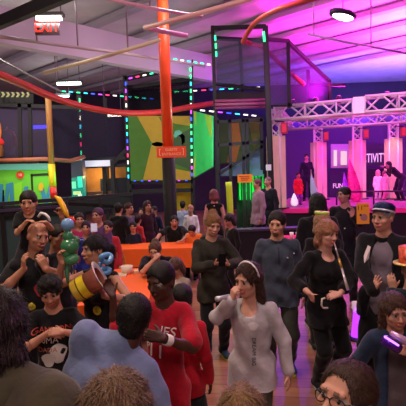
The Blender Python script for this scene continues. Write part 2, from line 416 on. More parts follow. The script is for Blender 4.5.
    if top.get('hood'):
        sdf_mesh('hood', [ell(nb + Rt @ V3(0, .075 * g, .0), V3(.13, .06, .075) * g, Rt, .03), cap(nb + Rt @ V3(-.10 * g, .02, .015), nb + Rt @ V3(.10 * g, .02, .015), .04 * g, None, .04), cut(cap(nb, hd(0, -.03, -.08), .07 * g, .08 * hs), .01)], max(vox, .009), [cloth(top['hood'])], parent=sh, wrinkle=.004)
    pants = pants or dict(c='16161a')
    if not hide_legs:
        pl = [ell(Pc + V3(0, .005, -.01 * g), V3(.150 * gw, .113 * gw, .125 * g), None, .04)]
        fr = pants.get('len', 1.0)
        for sd, (hip, kn, an) in legp.items():
            pl += [cap(hip, kn, .080 * gw, .060 * gw, .03)]
            e = kn + (an - kn) * min(1, fr); pl += [cap(kn, e, .062 * gw, pants.get('cuff', .05) * g, .03)]
        pm = pants['mat'] if 'mat' in pants else cloth(pants['c'])
        sdf_mesh(pants.get('name', 'trousers'), pl, max(vox, .01), [pm], infl=.010, planes=[(Pc + V3(0, 0, .10 * g), V3(0, 0, 1))], parent=ob, wrinkle=.004, seed=sd_ + 1)
        sc = shoes if isinstance(shoes, tuple) else (shoes, 'b8b8b8')
        for sd, (hip, kn, an) in legp.items():
            sx = -1 if sd == 'L' else 1
            a = an * V3(1, 1, 0) + V3(0, .035, .048) * g; b = an * V3(1, 1, 0) + V3(sx * .025, -.15, .042) * g
            s1 = sdf_mesh('shoe', [cap(a, b, .047 * g, .042 * g, .02), cap(a, an + V3(0, 0, .02) * g, .045 * g, .047 * g, .03)], max(vox, .009), [mat(sc[0], rough=.6)], planes=[(V3(0, 0, an[2] - .055 * g), V3(0, 0, -1))], parent=ob)
            zb = an[2] - .075 * g
            sm = MB(); pts = []
            for i in range(16):
                an_ = 2 * math.pi * i / 16; c_ = (a + b) / 2
                ax_ = (b - a) * V3(1, 1, 0); L = np.linalg.norm(ax_); u = ax_ / L; vv = V3(-u[1], u[0], 0)
                pts.append(c_ * V3(1, 1, 0) + u * math.cos(an_) * (L / 2 + .045 * g) + vv * math.sin(an_) * .046 * g + V3(0, 0, zb + .002))
            sm.slab(pts, (0, 0, .022 * g)); sm.build('sole', mat(sc[1], rough=.6), s1)
    # ---- hair
    if hair:
        st, hc = hair[0], hair[1]; th_ = {'short': .010, 'buzz': .004, 'afro': .020, 'long': .014, 'pony': .011, 'updo': .012, 'bob': .018, 'spiky': .014, 'sides': .007}.get(st, .012)
        hq = [ell(hd(0, .013, .030), V3(.076 + th_, .095 + th_, .087 + th_) * hs, Rh, .02)]
        hl = hair[2] if len(hair) > 2 else .062        # hairline height on the forehead
        if st in ('short', 'afro', 'buzz', 'updo', 'pony', 'spiky'): hq.append(E((0, .055, -.045), (.055, .045, .05), .03))
        if st == 'spiky': hq += [E((0, -.05, .105), (.06, .04, .025), .03)]
        if st == 'updo': hq += [E((.0, .06, .115), (.05, .045, .04), .02)]
        hq.append(cut(ell(hd(0, -.115, hl - .105), V3(.074, .085, .105) * hs, Rh), .012))
        for sx in (-1, 1):
            hq.append(cut(ell(hd(sx * .085, -.03, -.055), V3(.05, .045, .055) * hs, Rh), .01))
        if st == 'sides': hq.append(cut(ell(hd(0, -.03, .10), V3(.06, .09, .06) * hs, Rh), .01))
        if st in ('long', 'bob'):
            L = {'long': -.26, 'bob': -.11}[st]
            hq += [Cp((0, .055, .0), (0, .085, L), .068, .06, .03), Cp((-.062, .03, .02), (-.078, .035, L + .02), .034, .036, .03), Cp((.062, .03, .02), (.078, .035, L + .02), .034, .036, .03)]
        if st == 'pony': hq += [Cp((0, .10, .04), (0, .14, .0), .03, .034, .02), Cp((0, .14, .0), (0, .135, -.2), .034, .018, .02)]
        o = sdf_mesh('hair', hq, max(vox * .9, .007), [hairm(hc) if st not in ('short', 'buzz', 'sides') else mat(hc, rough=.6, noise=.4, nscale=90, bump=.2, bscale=120, spec=.3)], parent=ob, wrinkle={'afro': .0035, 'spiky': .004, 'buzz': .0004, 'short': .0006}.get(st, .0022), wf=45, seed=sd_)
        out['hair'] = o
    if beard:
        bq = [E((0, -.034, -.072), (.0505, .0525, .043), .02), E((0, -.062, -.100), (.023, .021, .018), .02), cut(E((0, -.105, -.062), (.030, .035, .016), .01), .006), cut(E((0, -.085, -.005), (.075, .06, .042), .01), .01), cut(E((0, .07, -.05), (.08, .06, .08), .01), .01)]
        sdf_mesh('beard', bq, max(vox * .8, .006), [hairm(beard)], parent=ob, wrinkle=.002, wf=50)
    out['hdw'] = lambda x, y, zz: O + Mw @ hd(x, y, zz)
    out['hdl'] = hd; out['tl'] = t; out['TL'] = TL; out['arm'] = armp
    return out

def local_child(P, name, mb, m):
    """a mesh in the person's own space, worn by the person"""
    return mb.build(name, m, P['ob'])
def head_matrix(P):
    M = Matrix([list(P['Rh'][i]) + [P['head'][i]] for i in range(3)] + [[0, 0, 0, 1]]); return M
def headband(P, c, r=.006, zoff=.0, w=.102, y=-.005, name='headband', tilt=0):
    mb = MB(); s = P['hs']; hd = P['hdl']
    pts = [hd(w * .86 * math.cos(a), y - tilt * math.sin(a), .02 + zoff + .104 * math.sin(a)) for a in np.linspace(-.15, math.pi + .15, 22)]
    mb.tube(pts, r * s, 8); return mb.build(name, mat(c, rough=.35), P['ob'])
def eyeglasses(P, c='101010', m=None):
    hd = P['hdl']; s = P['hs']; mb = MB()
    for sx in (-1, 1):
        pts = [hd(sx * .033 + .024 * math.cos(a), -.104 + .012 * abs(math.cos(a)) * (1 if math.cos(a) * sx > 0 else 0), .0 + .017 * math.sin(a)) for a in np.linspace(0, 2 * math.pi, 17)]
        mb.tube(pts, .0022 * s, 6, cap=False)
        mb.tube([hd(sx * .057, -.092, .004), hd(sx * .079, -.03, .006), hd(sx * .081, .02, .0), hd(sx * .078, .034, -.014)], .0026 * s, 6)
    mb.tube([hd(-.010, -.104, .004), hd(0, -.107, .008), hd(.010, -.104, .004)], .0022 * s, 6)
    return mb.build('glasses', m or mat(c, rough=.3), P['ob'])
def shirt_print(P, txt, size, x, z, c, back=False, rot=0, name='shirt_print'):
    """letters lying on the cloth of the shirt"""
    sh = P['top']; bvh = BVHTree.FromPolygons([v.co for v in sh.data.vertices], [tuple(p.vertices) for p in sh.data.polygons])
    me = text_mesh(txt, size, .0015)
    import bmesh
    bm = bmesh.new(); bm.from_mesh(me)
    bmesh.ops.triangulate(bm, faces=bm.faces[:]); bmesh.ops.subdivide_edges(bm, edges=[e for e in bm.edges if e.calc_length() > .02], cuts=2)
    M = Matrix.Rotation(R(rot), 4, 'Z')
    for v in bm.verts:
        q = M @ v.co; o = Vector(P['tl'](x + q.x, -.6, z + q.y)); t0 = Vector(P['tl'](x + q.x, 0, z + q.y))
        hit = bvh.ray_cast(o, (t0 - o).normalized())
        y = hit[0] if hit[0] is not None else t0
        v.co = y + (o - t0).normalized() * (.004 + (.0015 if q.z > 0 else 0))
    bm.to_mesh(me); bm.free(); me.materials.clear(); me.materials.append(mat(c, rough=.7))
    return link(name, me, sh)

def strands(P, n, L, wd=.0022, lift=.35, flow=(0, .55, -.8), curl=0.0, seed=1):
    """grow the hair mesh out into n short tapered locks that follow the head"""
    o = P['hair']; me = o.data; rg = np.random.default_rng(seed)
    nv = len(me.vertices); V = np.empty(nv * 3, np.float32); me.vertices.foreach_get('co', V); V = V.reshape(-1, 3).astype(float)
    N = np.empty(nv * 3, np.float32); me.vertices.foreach_get('normal', N); N = N.reshape(-1, 3).astype(float)
    nf = len(me.polygons); Q = np.empty(nf * 4, np.int32); me.loops.foreach_get('vertex_index', Q); Q = Q.reshape(-1, 4)
    out = ((V - P['head']) * N).sum(1) > 0; ids = np.nonzero(out)[0]
    pick = rg.choice(ids, n); p = V[pick]; nn = N[pick]
    f = (P['Rh'] @ V3(flow)); f = f / np.linalg.norm(f)
    # locks fall away from the crown
    crown = P['head'] + P['Rh'] @ (V3(0, .045, .10) * P['hs']); away = p - crown
    d = away / (np.linalg.norm(away, axis=1)[:, None] + 1e-6) * .8 + f * .5
    d = d - nn * (d * nn).sum(1)[:, None]; d /= np.linalg.norm(d, axis=1)[:, None] + 1e-6
    d = d + nn * lift + rg.normal(0, .16 + curl, (n, 3)); d /= np.linalg.norm(d, axis=1)[:, None]
    ln = L * rg.uniform(.55, 1.15, n)[:, None]
    s = np.cross(d, nn); s /= np.linalg.norm(s, axis=1)[:, None] + 1e-6; s *= wd * rg.uniform(.6, 1.3, n)[:, None]
    d2 = d - nn * (lift * 1.1) + V3(0, 0, -.25) + rg.normal(0, curl, (n, 3)); d2 /= np.linalg.norm(d2, axis=1)[:, None]
    a = p - nn * .002; m = a + d * ln * .5; t = m + d2 * ln * .5
    W = np.stack([a - s, a + s, m + s * .9, m - s * .9, t + s * .25, t - s * .25], 1).reshape(-1, 3)
    k = nv + np.arange(n)[:, None] * 6
    Q2 = np.concatenate([k + np.array([[0, 1, 2, 3]]), k + np.array([[3, 2, 4, 5]])])
    new = mesh_np('hair', np.concatenate([V, W]), np.concatenate([Q, Q2]), list(me.materials))
    o.data = new; bpy.data.meshes.remove(me)
# ------------------------------------------------------------------ the hall
def struct(o, label=None):
    o['kind'] = 'structure'
    if label: o['label'] = label
    return o
# plank floor
def floor_mat():
    m = bpy.data.materials.new('plank_floor'); m.use_nodes = True; nt = m.node_tree; b = nt.nodes['Principled BSDF']
    tc = nt.nodes.new('ShaderNodeTexCoord'); mp = nt.nodes.new('ShaderNodeMapping'); mp.inputs['Rotation'].default_value = (0, 0, R(8))
    nt.links.new(tc.outputs['Object'], mp.inputs[0])
    br = nt.nodes.new('ShaderNodeTexBrick'); br.inputs['Scale'].default_value = 1.0
    br.inputs['Brick Width'].default_value = 1.5; br.inputs['Row Height'].default_value = .19; br.inputs['Mortar Size'].default_value = .004
    br.inputs['Color1'].default_value = (*lin('8a5a42'), 1); br.inputs['Color2'].default_value = (*lin('a8765a'), 1); br.inputs['Mortar'].default_value = (*lin('4a2c22'), 1)
    nt.links.new(mp.outputs[0], br.inputs['Vector'])
    mp2 = nt.nodes.new('ShaderNodeMapping'); mp2.inputs['Scale'].default_value = (1, 9, 1); mp2.inputs['Rotation'].default_value = (0, 0, R(8)); nt.links.new(tc.outputs['Object'], mp2.inputs[0])
    n = nt.nodes.new('ShaderNodeTexNoise'); n.inputs['Scale'].default_value = 1.6; n.inputs['Detail'].default_value = 5; nt.links.new(mp2.outputs[0], n.inputs['Vector'])
    mx = nt.nodes.new('ShaderNodeMix'); mx.data_type = 'RGBA'; mx.blend_type = 'OVERLAY'; mx.inputs[0].default_value = .75
    nt.links.new(br.outputs['Color'], mx.inputs[6]); nt.links.new(n.outputs['Color'], mx.inputs[7])
    bw = nt.nodes.new('ShaderNodeRGBToBW'); nt.links.new(n.outputs['Color'], bw.inputs[0]); nt.links.new(bw.outputs[0], mx.inputs[7])
    nt.links.new(mx.outputs[2], b.inputs['Base Color']); b.inputs['Roughness'].default_value = .38
    return m
struct(MB().box((0, 9, -.05), (34, 36, .1)).build('floor', floor_mat()))
CZ = 6.9
struct(MB().box((0, 9, CZ + .05), (34, 36, .1)).build('ceiling', mat('ccc4cc', rough=.7, noise=.1, nscale=2)))
struct(MB().box((0, 24, 3.45), (34, .2, 7.1)).build('wall_back', mat('3a3342', rough=.9, noise=.15, nscale=1.5)))
struct(MB().box((-14, 9, 3.45), (.2, 34, 7.1)).build('wall_left', mat('4a454a', rough=.9)))
struct(MB().box((15, 9, 3.45), (.2, 34, 7.1)).build('wall_right', mat('4a3a52', rough=.9)))
D2 = V3(-math.sin(R(49.7)), math.cos(R(49.7)), 0); D1 = V3(D2[1], -D2[0], 0)
# ceiling ribs along the hall's long side
pm = mat('b0a6b2', rough=.6)
for k in range(15):
    c = V3(0, 0, CZ - .14) + D1 * (-6 + k * 1.75) + D2 * 4
    mb = MB(); a, b = c - D2 * 14, c + D2 * 16
    def clipy(p, q):
        return p
    # keep the rib inside the walls
    ts = [t for t in np.linspace(-14, 16, 301) if -13.8 < (c + D2 * t)[0] < 14.8 and -7 < (c + D2 * t)[1] < 23.8]
    if len(ts) < 20: continue
    mb.bar(c + D2 * ts[0], c + D2 * ts[-1], .26, .14)
    struct(mb.build('ceiling_beam', pm))
# deep girder across the ribs
g0, g1 = at(-60, 5, 7.2), at(262, 78, 14)
g0[2] = g1[2] = 5.9
def seg(name, p, q, w, d, m): return struct(MB().bar(p, q, w, d).build(name, m))
seg('ceiling_girder', at(-40, 18, 8.4), at(214, 70, 13.5), .25, .75, mat('c4b6d0', rough=.7))
seg('ceiling_girder', at(-20, 31, 8.4), at(72, -8, 6.8), .12, .2, mat('1c1a20', rough=.6))

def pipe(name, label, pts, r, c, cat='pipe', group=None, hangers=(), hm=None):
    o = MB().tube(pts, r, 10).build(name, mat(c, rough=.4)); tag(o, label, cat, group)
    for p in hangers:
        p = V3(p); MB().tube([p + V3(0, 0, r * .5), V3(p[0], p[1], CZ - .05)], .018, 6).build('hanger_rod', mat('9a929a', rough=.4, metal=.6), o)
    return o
def ceil_hang(p): return p
P1 = [at(-20, 34, 8.0), at(60, 45, 8.9), at(120, 53, 9.8), at(205, 66, 11.2)]
pipe('sprinkler_pipe', 'long pale pipe hung under the ceiling behind the exit sign', P1, .036, 'b8a8b4', hangers=[at(37, 42, 8.6), at(78, 48, 9.2)])
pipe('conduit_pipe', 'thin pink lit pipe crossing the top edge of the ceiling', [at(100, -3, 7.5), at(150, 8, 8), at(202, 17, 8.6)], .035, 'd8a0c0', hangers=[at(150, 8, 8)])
P3 = [at(44, 73, 8.6), at(110, 55, 8.2), at(160, 40, 7.8)]
pipe('sprinkler_pipe', 'cream pipe slanting up from the left fence towards the orange column', P3, .036, 'd8c6a8', hangers=[at(128, 50, 8.1)])
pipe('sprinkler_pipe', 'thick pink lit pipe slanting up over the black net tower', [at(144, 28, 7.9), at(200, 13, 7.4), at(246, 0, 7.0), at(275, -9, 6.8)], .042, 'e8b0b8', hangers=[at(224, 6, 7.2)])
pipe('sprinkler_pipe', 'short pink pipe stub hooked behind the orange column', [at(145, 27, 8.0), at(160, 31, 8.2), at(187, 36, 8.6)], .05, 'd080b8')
pipe('conduit_pipe', 'thin grey pipe above the stage hung on rods', [at(308, 34, 10), at(345, 42, 10.5), at(410, 54, 11.4)], .03, '8a7a9a', hangers=[at(371, 47, 10.9), at(314, 35, 10.1)])
pipe('conduit_pipe', 'thin cable rising at the far left towards the exit sign', [at(-5, 57, 9.2), at(25, 73, 9.6), at(62, 92, 10.2)], .02, '8a8a8a')

# ------------------------------------------------------------------ lamps of the ceiling
def tube_lamp(label, px, py, Y, L, rot, c, s, W=.16, group=None, name='tube_light'):
    p = at(px, py, Y); e = empty(name, label, 'ceiling light', tuple(p), rot, group)
    MB().box((0, 0, .05), (L, W * 1.15, .06)).build('housing', mat('3a3640', rough=.5), e)
    MB().tube([(-L / 2 + .05, 0, 0), (-L / 2 + .1, 0, -.01), (L / 2 - .1, 0, -.01), (L / 2 - .05, 0, 0)], W * .42, 10).build('lamp', glow(c, s), e)
    mb = MB()
    for sx in (-.4, .4): mb.tube([(sx * L, 0, .07), (sx * L, 0, CZ - p[2])], .012, 6)
    mb.build('hanger_rod', mat('77707a', rough=.4), e)
    l = bpy.data.lights.new('lamp', 'AREA'); l.shape = 'RECTANGLE'; l.size = L; l.size_y = W; l.color = lin(c)
    lo = bpy.data.objects.new('lamp_glow', l); COL.objects.link(lo); lo.parent = e; lo.location = (0, 0, -.1)
    return l
tube_lamp('bright tube light hanging above the exit sign', 49, 17.5, 8.0, .55, R(3), 'fff0e6', 6, .13).energy = 9
tube_lamp('small white tube light low over the left play area', 69, 83, 14, .85, R(2), 'eafff0', 8, .14).energy = 60
tube_lamp('white tube light seen under the red rail by the left mural', 113, 115, 16, .75, R(4), 'fff4e8', 5, .12).energy = 30
tube_lamp('dim tube light just under the red rail beside the other', 63, 96, 14.5, .5, R(4), 'e8fff0', 3, .1).energy = 10
p = at(343, 17, 9.2); e = empty('high_bay_light', 'white high bay light in a dark housing above the stage', 'ceiling light', tuple(p), R(38))
MB().lathe([(.30, 0), (.34, .02), (.33, .09), (.1, .12)], 28, Matrix.Diagonal((1.25, .52, 1, 1)), cap=True).build('housing', mat('2a2236', rough=.5), e)
MB().lathe([(.001, -.035), (.2, -.03), (.26, -.005), (.26, .0)], 28, Matrix.Diagonal((1.25, .5, 1, 1)), cap=False).build('lamp', glow('fff0ff', 9), e)
MB().tube([(0, 0, .1), (0, 0, CZ - p[2])], .012, 6).build('hanger_rod', mat('77707a', rough=.4), e)
l = bpy.data.lights.new('lamp', 'AREA'); l.energy = 90; l.size = .4; l.color = lin('ffe8ff'); lo = link('lamp_glow', l, e); lo.location = (0, 0, -.08)

# exit sign
p = at(47, 27.5, 8.0); e = empty('exit_sign', 'red lit exit sign hanging under the bright tube light', 'exit sign', tuple(p), R(4))
MB().box((0, .02, 0), (.44, .05, .26)).build('panel', mat('54464e', rough=.5), e)
text('EXIT', .235, Matrix.Translation((0, -.012, 0)) @ Matrix.Rotation(R(90), 4, 'X') @ Matrix.Diagonal((.95, 1.15, 1, 1)), glow('ff2a14', 2.2), e)
MB().tube([(0, .02, .11), (0, .02, CZ - p[2])], .01, 6).build('hanger_rod', mat('77707a'), e)

# ------------------------------------------------------------------ padded orange column with its sign
cb = at(169, 172, 9.7); cx, cy = cb[0], cb[1]
zs = at(171, 147, 9.7)[2]
e = empty('support_column', 'round column painted orange above a dark padded base', 'column', (cx, cy, 0))
MB().lathe([(.124, zs - .02), (.124, CZ)], 24).build('shaft', mat('f85424', rough=.45, noise=.05, nscale=4), e)
MB().lathe([(.15, 0), (.152, .03), (.152, zs - .04), (.13, zs)], 24).build('padding', mat('171018', rough=.6), e)
p = at(171.5, 152, 9.5); e = empty('column_sign', 'orange notice board strapped round the orange column', 'sign', tuple(p), R(0))
MB().box((0, 0, 0), (.66, .03, .245)).build('board', mat('f2522a', rough=.5), e)
text("GUESTS'", .075, Matrix.Translation((0, -.016, .05)) @ Matrix.Rotation(R(90), 4, 'X'), mat('ffd9a0'), e)
text('ENTRANCE', .085, Matrix.Translation((0, -.016, -.05)) @ Matrix.Rotation(R(90), 4, 'X'), mat('ffc9a0'), e)
mb = MB()
for sx in (-1, 1):
    mb.box((sx * .27, -.017, 0), (.012, .006, .15)); mb.box((sx * .255, -.017, .07), (.03, .006, .012)); mb.box((sx * .255, -.017, -.07), (.03, .006, .012))
mb.build('bracket_mark', mat('ffd9a0'), e)

# ------------------------------------------------------------------ red glider rails
def rail(label, pts, r, c, flat=None):
    # smooth curve through the spots
    P = [V3(p) for p in pts]; out = []
    for i in range(len(P) - 1):
        a, b, c_, d = P[max(i - 1, 0)], P[i], P[i + 1], P[min(i + 2, len(P) - 1)]
        for t in np.linspace(0, 1, 9)[:-1]:
            out.append(.5 * (2 * b + (c_ - a) * t + (2 * a - 5 * b + 4 * c_ - d) * t * t + (3 * b - a - 3 * c_ + d) * t ** 3))
    out.append(P[-1])
    o = MB().tube(out, r, 10).build('glider_rail', mat(c, rough=.4)); return tag(o, label, 'rail')
rail('long red ride rail curving from the far left ceiling past the orange column', [at(-15, 69, 7.5), at(20, 83, 8.5), at(55, 98, 9.5), at(90, 108, 10.4), at(125, 113, 11), at(160, 112, 11.6), at(190, 107, 12.2), at(215, 103, 12.8)], .078, 'b42a2a')
rail('orange ride rail looping up out of the net tower to the top', [at(243, 43, 9.5), at(247, 34, 9.3), at(256, 22, 9), at(272, 12, 8.6), at(290, 5, 8.2), at(320, -3, 7.8), at(345, -8, 7.4)], .052, 'a03c30')
rail('red ride rail sloping down inside the net tower', [at(243, 41, 11.5), at(252, 44, 12), at(264, 48, 12.4), at(280, 64, 13), at(296, 78, 13.1), at(304, 84, 13.3)], .065, 'c02a3c')

# ------------------------------------------------------------------ LED strips
LEDC = ['40ff9a', '30e0ff', '3050ff', 'c040ff', 'ff3070', 'fff0e0', '30ffb0', '20d0ff']
LEDM = [glow(c, 2.6) for c in LEDC]
def led(par, a, b, n, c0=0, r=.025, only=None, dash=.5):
    a, b = V3(a), V3(b); mb = MB()
    for k in range(n):
        p = a + (b - a) * (k + (1 - dash) / 2) / n; q = a + (b - a) * (k + (1 + dash) / 2) / n
        mi = (only[k % len(only)] if only else (c0 + k) % len(LEDC)); mb.bar(p, q, r * 1.5, r * 1.5, mi)
    return mb.build('light_strip', LEDM, par)

# ------------------------------------------------------------------ centre play tower: posts, painted panels, nets
BLK = mat('17151c', rough=.6)
def post(label, a, b, w, parent=None, name='post', m=None):
    return MB().bar(a, b, w).build(name, m or BLK, parent)
def frame_thing(label, bars, w=.12, cat='play frame', m=None, name='play_frame', nets=(), boards=()):
    e = empty(name, label, cat, (0, 0, 0))
    for i, (nm, a, b) in enumerate(bars):
        a, b = V3(a), V3(b)
        if nm in ('post', 'upright') and b[2] < 2.2: b = a + (b - a) * (a[2] / (a[2] - b[2]))
        MB().bar(a, b, w).build(nm, m or BLK, e)
    for q, c, al in nets:
        mb = MB(); mb.add([V3(x) for x in q], [tuple(range(len(q)))]); mb.build('net', net_mat(c, al), e)
    for nm, q, mm, th in boards:
        n = np.cross(V3(q[1]) - V3(q[0]), V3(q[2]) - V3(q[0])); n /= np.linalg.norm(n)
        if n[1] < 0: n = -n
        MB().slab(q, n * th).build(nm, mm, e)
    return e
def mural_mat(a, b, c): return [mat(x, rough=.6, noise=.06, nscale=6) for x in (a, b, c)]
# painted chevron panel on the centre tower
def chevron(label, pts, cols, shapes, Yd):
    """pts: outline; shapes: (material index, outline) decals 4 mm proud of the board"""
    e = MB(); n = V3(0, 1, 0) * .05
    q = [V3(p) for p in pts]; nn = np.cross(q[1] - q[0], q[2] - q[0]); nn /= np.linalg.norm(nn)
    if nn[1] < 0: nn = -nn
    e.slab(q, nn * .05, 0)
    for mi, s in shapes: e.slab([V3(p) - nn * .008 for p in s], nn * .006, mi)
    o = e.build('mural', cols); return tag(o, label, 'mural')
Yc = 12.6
A = lambda x, y, Y=Yc: at(x, y, Y)
chevron('dark green and ochre chevron mural panel behind the orange column', [A(128, 116), A(190.5, 116), A(191, 180), A(131, 181)],
        mural_mat('3f6b22', 'a88a28', '2f4a2c') + [mat('5aa8a0', rough=.6)], [(3, [A(173.5, 136), A(175, 131), A(179, 130), A(182, 132), A(184.5, 136), A(185, 142), A(182, 145), A(181, 138), A(178, 135), A(176, 139)]), (3, [A(150, 144), A(157, 141.5), A(163, 143), A(163, 146), A(156, 146.5)]), (1, [A(137, 116), A(158, 116), A(172, 140), A(158, 180), A(143, 180), A(152, 143)]), (1, [A(158, 116), A(190, 116), A(190.5, 126), A(176, 124)]), (1, [A(158, 180), A(163, 166), A(190.8, 172), A(191, 180)]), (2, [A(172, 140), A(190.6, 128), A(190.8, 170), A(166, 160)])], Yc)
chevron('bright green mural panel to the right of the orange column', [A(193.5, 111, 12.4), A(212, 116, 11.6), A(212, 167, 11.6), A(193.5, 178, 12.4)],
        mural_mat('35d070', 'b6c83a', '86c040'), [(1, [A(193.5, 111, 12.4), A(201, 113, 12.1), A(205.5, 140, 11.9), A(199, 174, 12.2), A(193.6, 178, 12.4), A(193.5, 168, 12.4), A(198.5, 139, 12.2)]), (2, [A(205, 114, 11.9), A(212, 116, 11.6), A(212, 136, 11.6), A(208, 140, 11.8)])], 12)
chevron('green and gold mural panel behind the black climbing grid', [A(218, 121, 14), A(262, 117, 14.4), A(262, 160, 14.4), A(218, 164, 14)],
        mural_mat('4a7a3c', 'b09040', '6a8a3a'), [(1, [A(229, 120, 14.05), A(238, 119.5, 14.15), A(241, 140, 14.2), A(236, 162, 14.15), A(227, 162.5, 14.05), A(231, 140, 14.1)]), (2, [A(248, 119, 14.2), A(262, 117.5, 14.35), A(262, 130, 14.35), A(254, 150, 14.3)])], 14)
FM = frame_thing('black box frame around the dark green chevron mural', [
    ('post', A(125, 76, 12.7), A(130.5, 205, 12.7)), ('post', A(191, 60, 12.7), A(193, 205, 12.7)), ('top_rail', A(125, 79, 12.7), A(191, 65, 12.7)), ('rail', A(127, 88, 12.9), A(191, 79, 12.9)),
    ('rail', A(130, 182, 12.7), A(193, 181, 12.7)), ('rail', A(130, 192, 12.7), A(193, 190, 12.7)), ('rail', A(126, 96, 13.6), A(190, 102, 13.6))], .12, name='play_frame',
    nets=[([A(126, 89, 13), A(191, 80, 13), A(191, 115, 13), A(127, 115, 13)], '15131a', .55)])
led(FM, A(125.5, 80, 12.55), A(128.5, 180, 12.55), 14, 2, .022)
led(FM, A(190.5, 66, 12.55), A(192, 178, 12.55), 16, 0, .028, only=[0, 0, 1, 0, 6, 5, 3, 2])
led(FM, A(127, 79, 12.55), A(190, 65, 12.55), 9, 3, .022)
led(FM, A(60, 91, 13.4), A(155, 99, 13.4), 13, 6, .02)
led(FM, A(131, 181, 12.55), A(190, 180.5, 12.55), 8, 1, .014, only=[2, 2, 3, 2], dash=.3)
led(FM, A(172, 92, 13.2), A(262, 87, 13.4), 10, 0, .018, only=[0, 6, 5, 4, 2, 1, 0])
led(FM, A(172, 59, 12), A(212, 65, 12.2), 6, 0, .025, only=[6, 5, 1, 6])

# net tower
B = lambda x, y, Y=12.0: at(x, y, Y)
NT = frame_thing('tall black net tower between the green mural and the stage', [
    ('post', B(212.5, 26), B(218, 205)), ('post', B(264.5, 26, 11.6), B(271, 205, 11.6)), ('post', B(266, 26, 11.8), B(273, 205, 11.8)), ('post', B(240, 40, 12.8), B(243, 105, 12.8)), ('top_rail', B(212, 28), B(266, 26.5, 11.6)),
    ('rail', B(213, 38, 12.3), B(265, 41, 12.3)), ('rail', B(216, 84, 12.2), B(266, 90, 12.2)), ('post', B(288, 40, 12.8), B(289, 108, 12.8)), ('top_rail', B(266, 39, 12.2), B(288, 41, 12.8)), ('sloping_rail', B(288, 42, 12.8), B(330, 82, 14.5)),
    ('rail', B(270, 105, 12.8), B(292, 105, 12.8)), ('rail', B(310, 85, 14.2), B(345, 85, 14.6)), ('post', B(308, 70, 14), B(309, 100, 14)), ('post', B(329, 82, 14.4), B(330, 100, 14.4))], .095, name='climbing_tower', cat='play tower',
    nets=[([B(213, 39), B(265, 39, 11.8), B(266, 84, 11.8), B(215, 84)], '4a4a66', .5), ([B(266, 40, 12.3), B(288, 41, 12.8), B(289, 105, 12.8), B(268, 105, 12.3)], '4a4a66', .45), ([B(288, 42, 12.8), B(330, 82, 14.5), B(330, 100, 14.5), B(289, 105, 12.8)], '3a3050', .4)],
    boards=[('deck_board', [B(216, 92, 12.2), B(266, 92, 12.2), B(266, 108, 12.2), B(216, 108, 12.2)], mat('1a131c'), .1)])
for (y, c, lb) in ((100.5, '8a3a6a', 'upper'), (104, '9a4a78', 'middle'), (107.5, '7a3060', 'lower')):
    MB().tube([B(215, y + .5, 11.9), B(266, y - .6, 11.9)], .04, 8).build('guard_rail', mat(c, rough=.4), NT)
led(NT, A(198, 110, 11.7), A(258, 116, 12.4), 7, 5, .02, only=[5, 5, 3, 2, 1])
led(NT, B(215, 34, 11.9), B(216.5, 58, 11.9), 3, 0, .03, only=[6, 0, 6], dash=.6)
led(NT, B(263.5, 31, 11.4), B(264.5, 42, 11.4), 1, 0, .035, only=[0], dash=.9)
CG = frame_thing('black climbing grid below the deck of the net tower', [
    ('upright', B(217, 118), B(219, 205)), ('upright', B(229.5, 120), B(231, 185)), ('upright', B(243, 119), B(244, 175)), ('upright', B(247, 119), B(248, 175)), ('upright', B(261, 117), B(262, 170)),
    ('crossbar', B(216, 122), B(264, 120)), ('crossbar', B(217, 145), B(263, 142)), ('stair_rail', B(216, 176), B(263, 146))], .085, name='climbing_grid', cat='climbing frame')
tag(MB().slab([B(221, 170, 12.3), B(262, 147, 12.3), B(263, 176, 12.3), B(221, 176, 12.3)], (0, .4, 0)).build('slide', mat('6a78a8', rough=.35)), 'grey blue slide sloping under the climbing grid', 'slide')
gs = empty('slat_screen', 'green lit slat screen under the slide', 'screen', tuple(B(251, 200, 12.6) * V3(1, 1, 0)))
o3 = B(251, 200, 12.6) * V3(1, 1, 0)
for k in range(8):
    x = 240 + k * 3.3; a, b = B(x, 200, 12.6) - o3, B(x - .3, 174, 12.6) - o3
    MB().bar(a, b, .065, .04).build('slat', mat('22c060', rough=.5), gs)
MB().slab([B(236, 175, 12.75) - o3, B(266, 174, 12.75) - o3, (B(266, 203, 12.75) - o3) * V3(1, 1, 0), (B(236, 203, 12.75) - o3) * V3(1, 1, 0)], (0, .05, 0)).build('backing', mat('0d2a1c'), gs)
p = B(245, 178.5, 11.3); e = empty('notice_sign', 'small orange notice board on the green slat screen', 'sign', tuple(p))
MB().box((0, 0, 0), (.40, .03, .22)).build('board', mat('e07a20', rough=.6), e)
mb = MB(); [mb.box((-.02 + .02 * (k % 2), -.017, .06 - k * .05), (.28 - .05 * (k % 3), .005, .02)) for k in range(3)]; mb.build('print_line', mat('7a2a10'), e)
tag(MB().tube([B(228.5, 182, 9.8), B(229, 187, 9.8), B(230, 204, 9.8), B(230, 204, 9.8) * V3(1, 1, 0)], .075, 14).build('padded_pole', mat('c8e838', rough=.5)), 'lime green padded pole behind the woman in the camouflage jacket', 'padded pole')
bq = empty('low_counter', 'dark low counter wall in front of the green slat screen', 'counter', tuple(at(262, 230, 9.6) * V3(1, 1, 0)))
zt = at(262, 230, 9.6)[2]
MB().box((.05, 0, zt / 2), (1.75, .25, zt)).build('front_panel', mat('1c1424', rough=.8), bq); MB().box((.05, 0, zt + .02), (1.8, .32, .05)).build('counter_top', mat('3a2e48', rough=.6), bq)
MB().box(B(268.5, 167.5, 11.4), (.12, .16, .16)).build('control_box', mat('c8c0d0', rough=.5), NT)
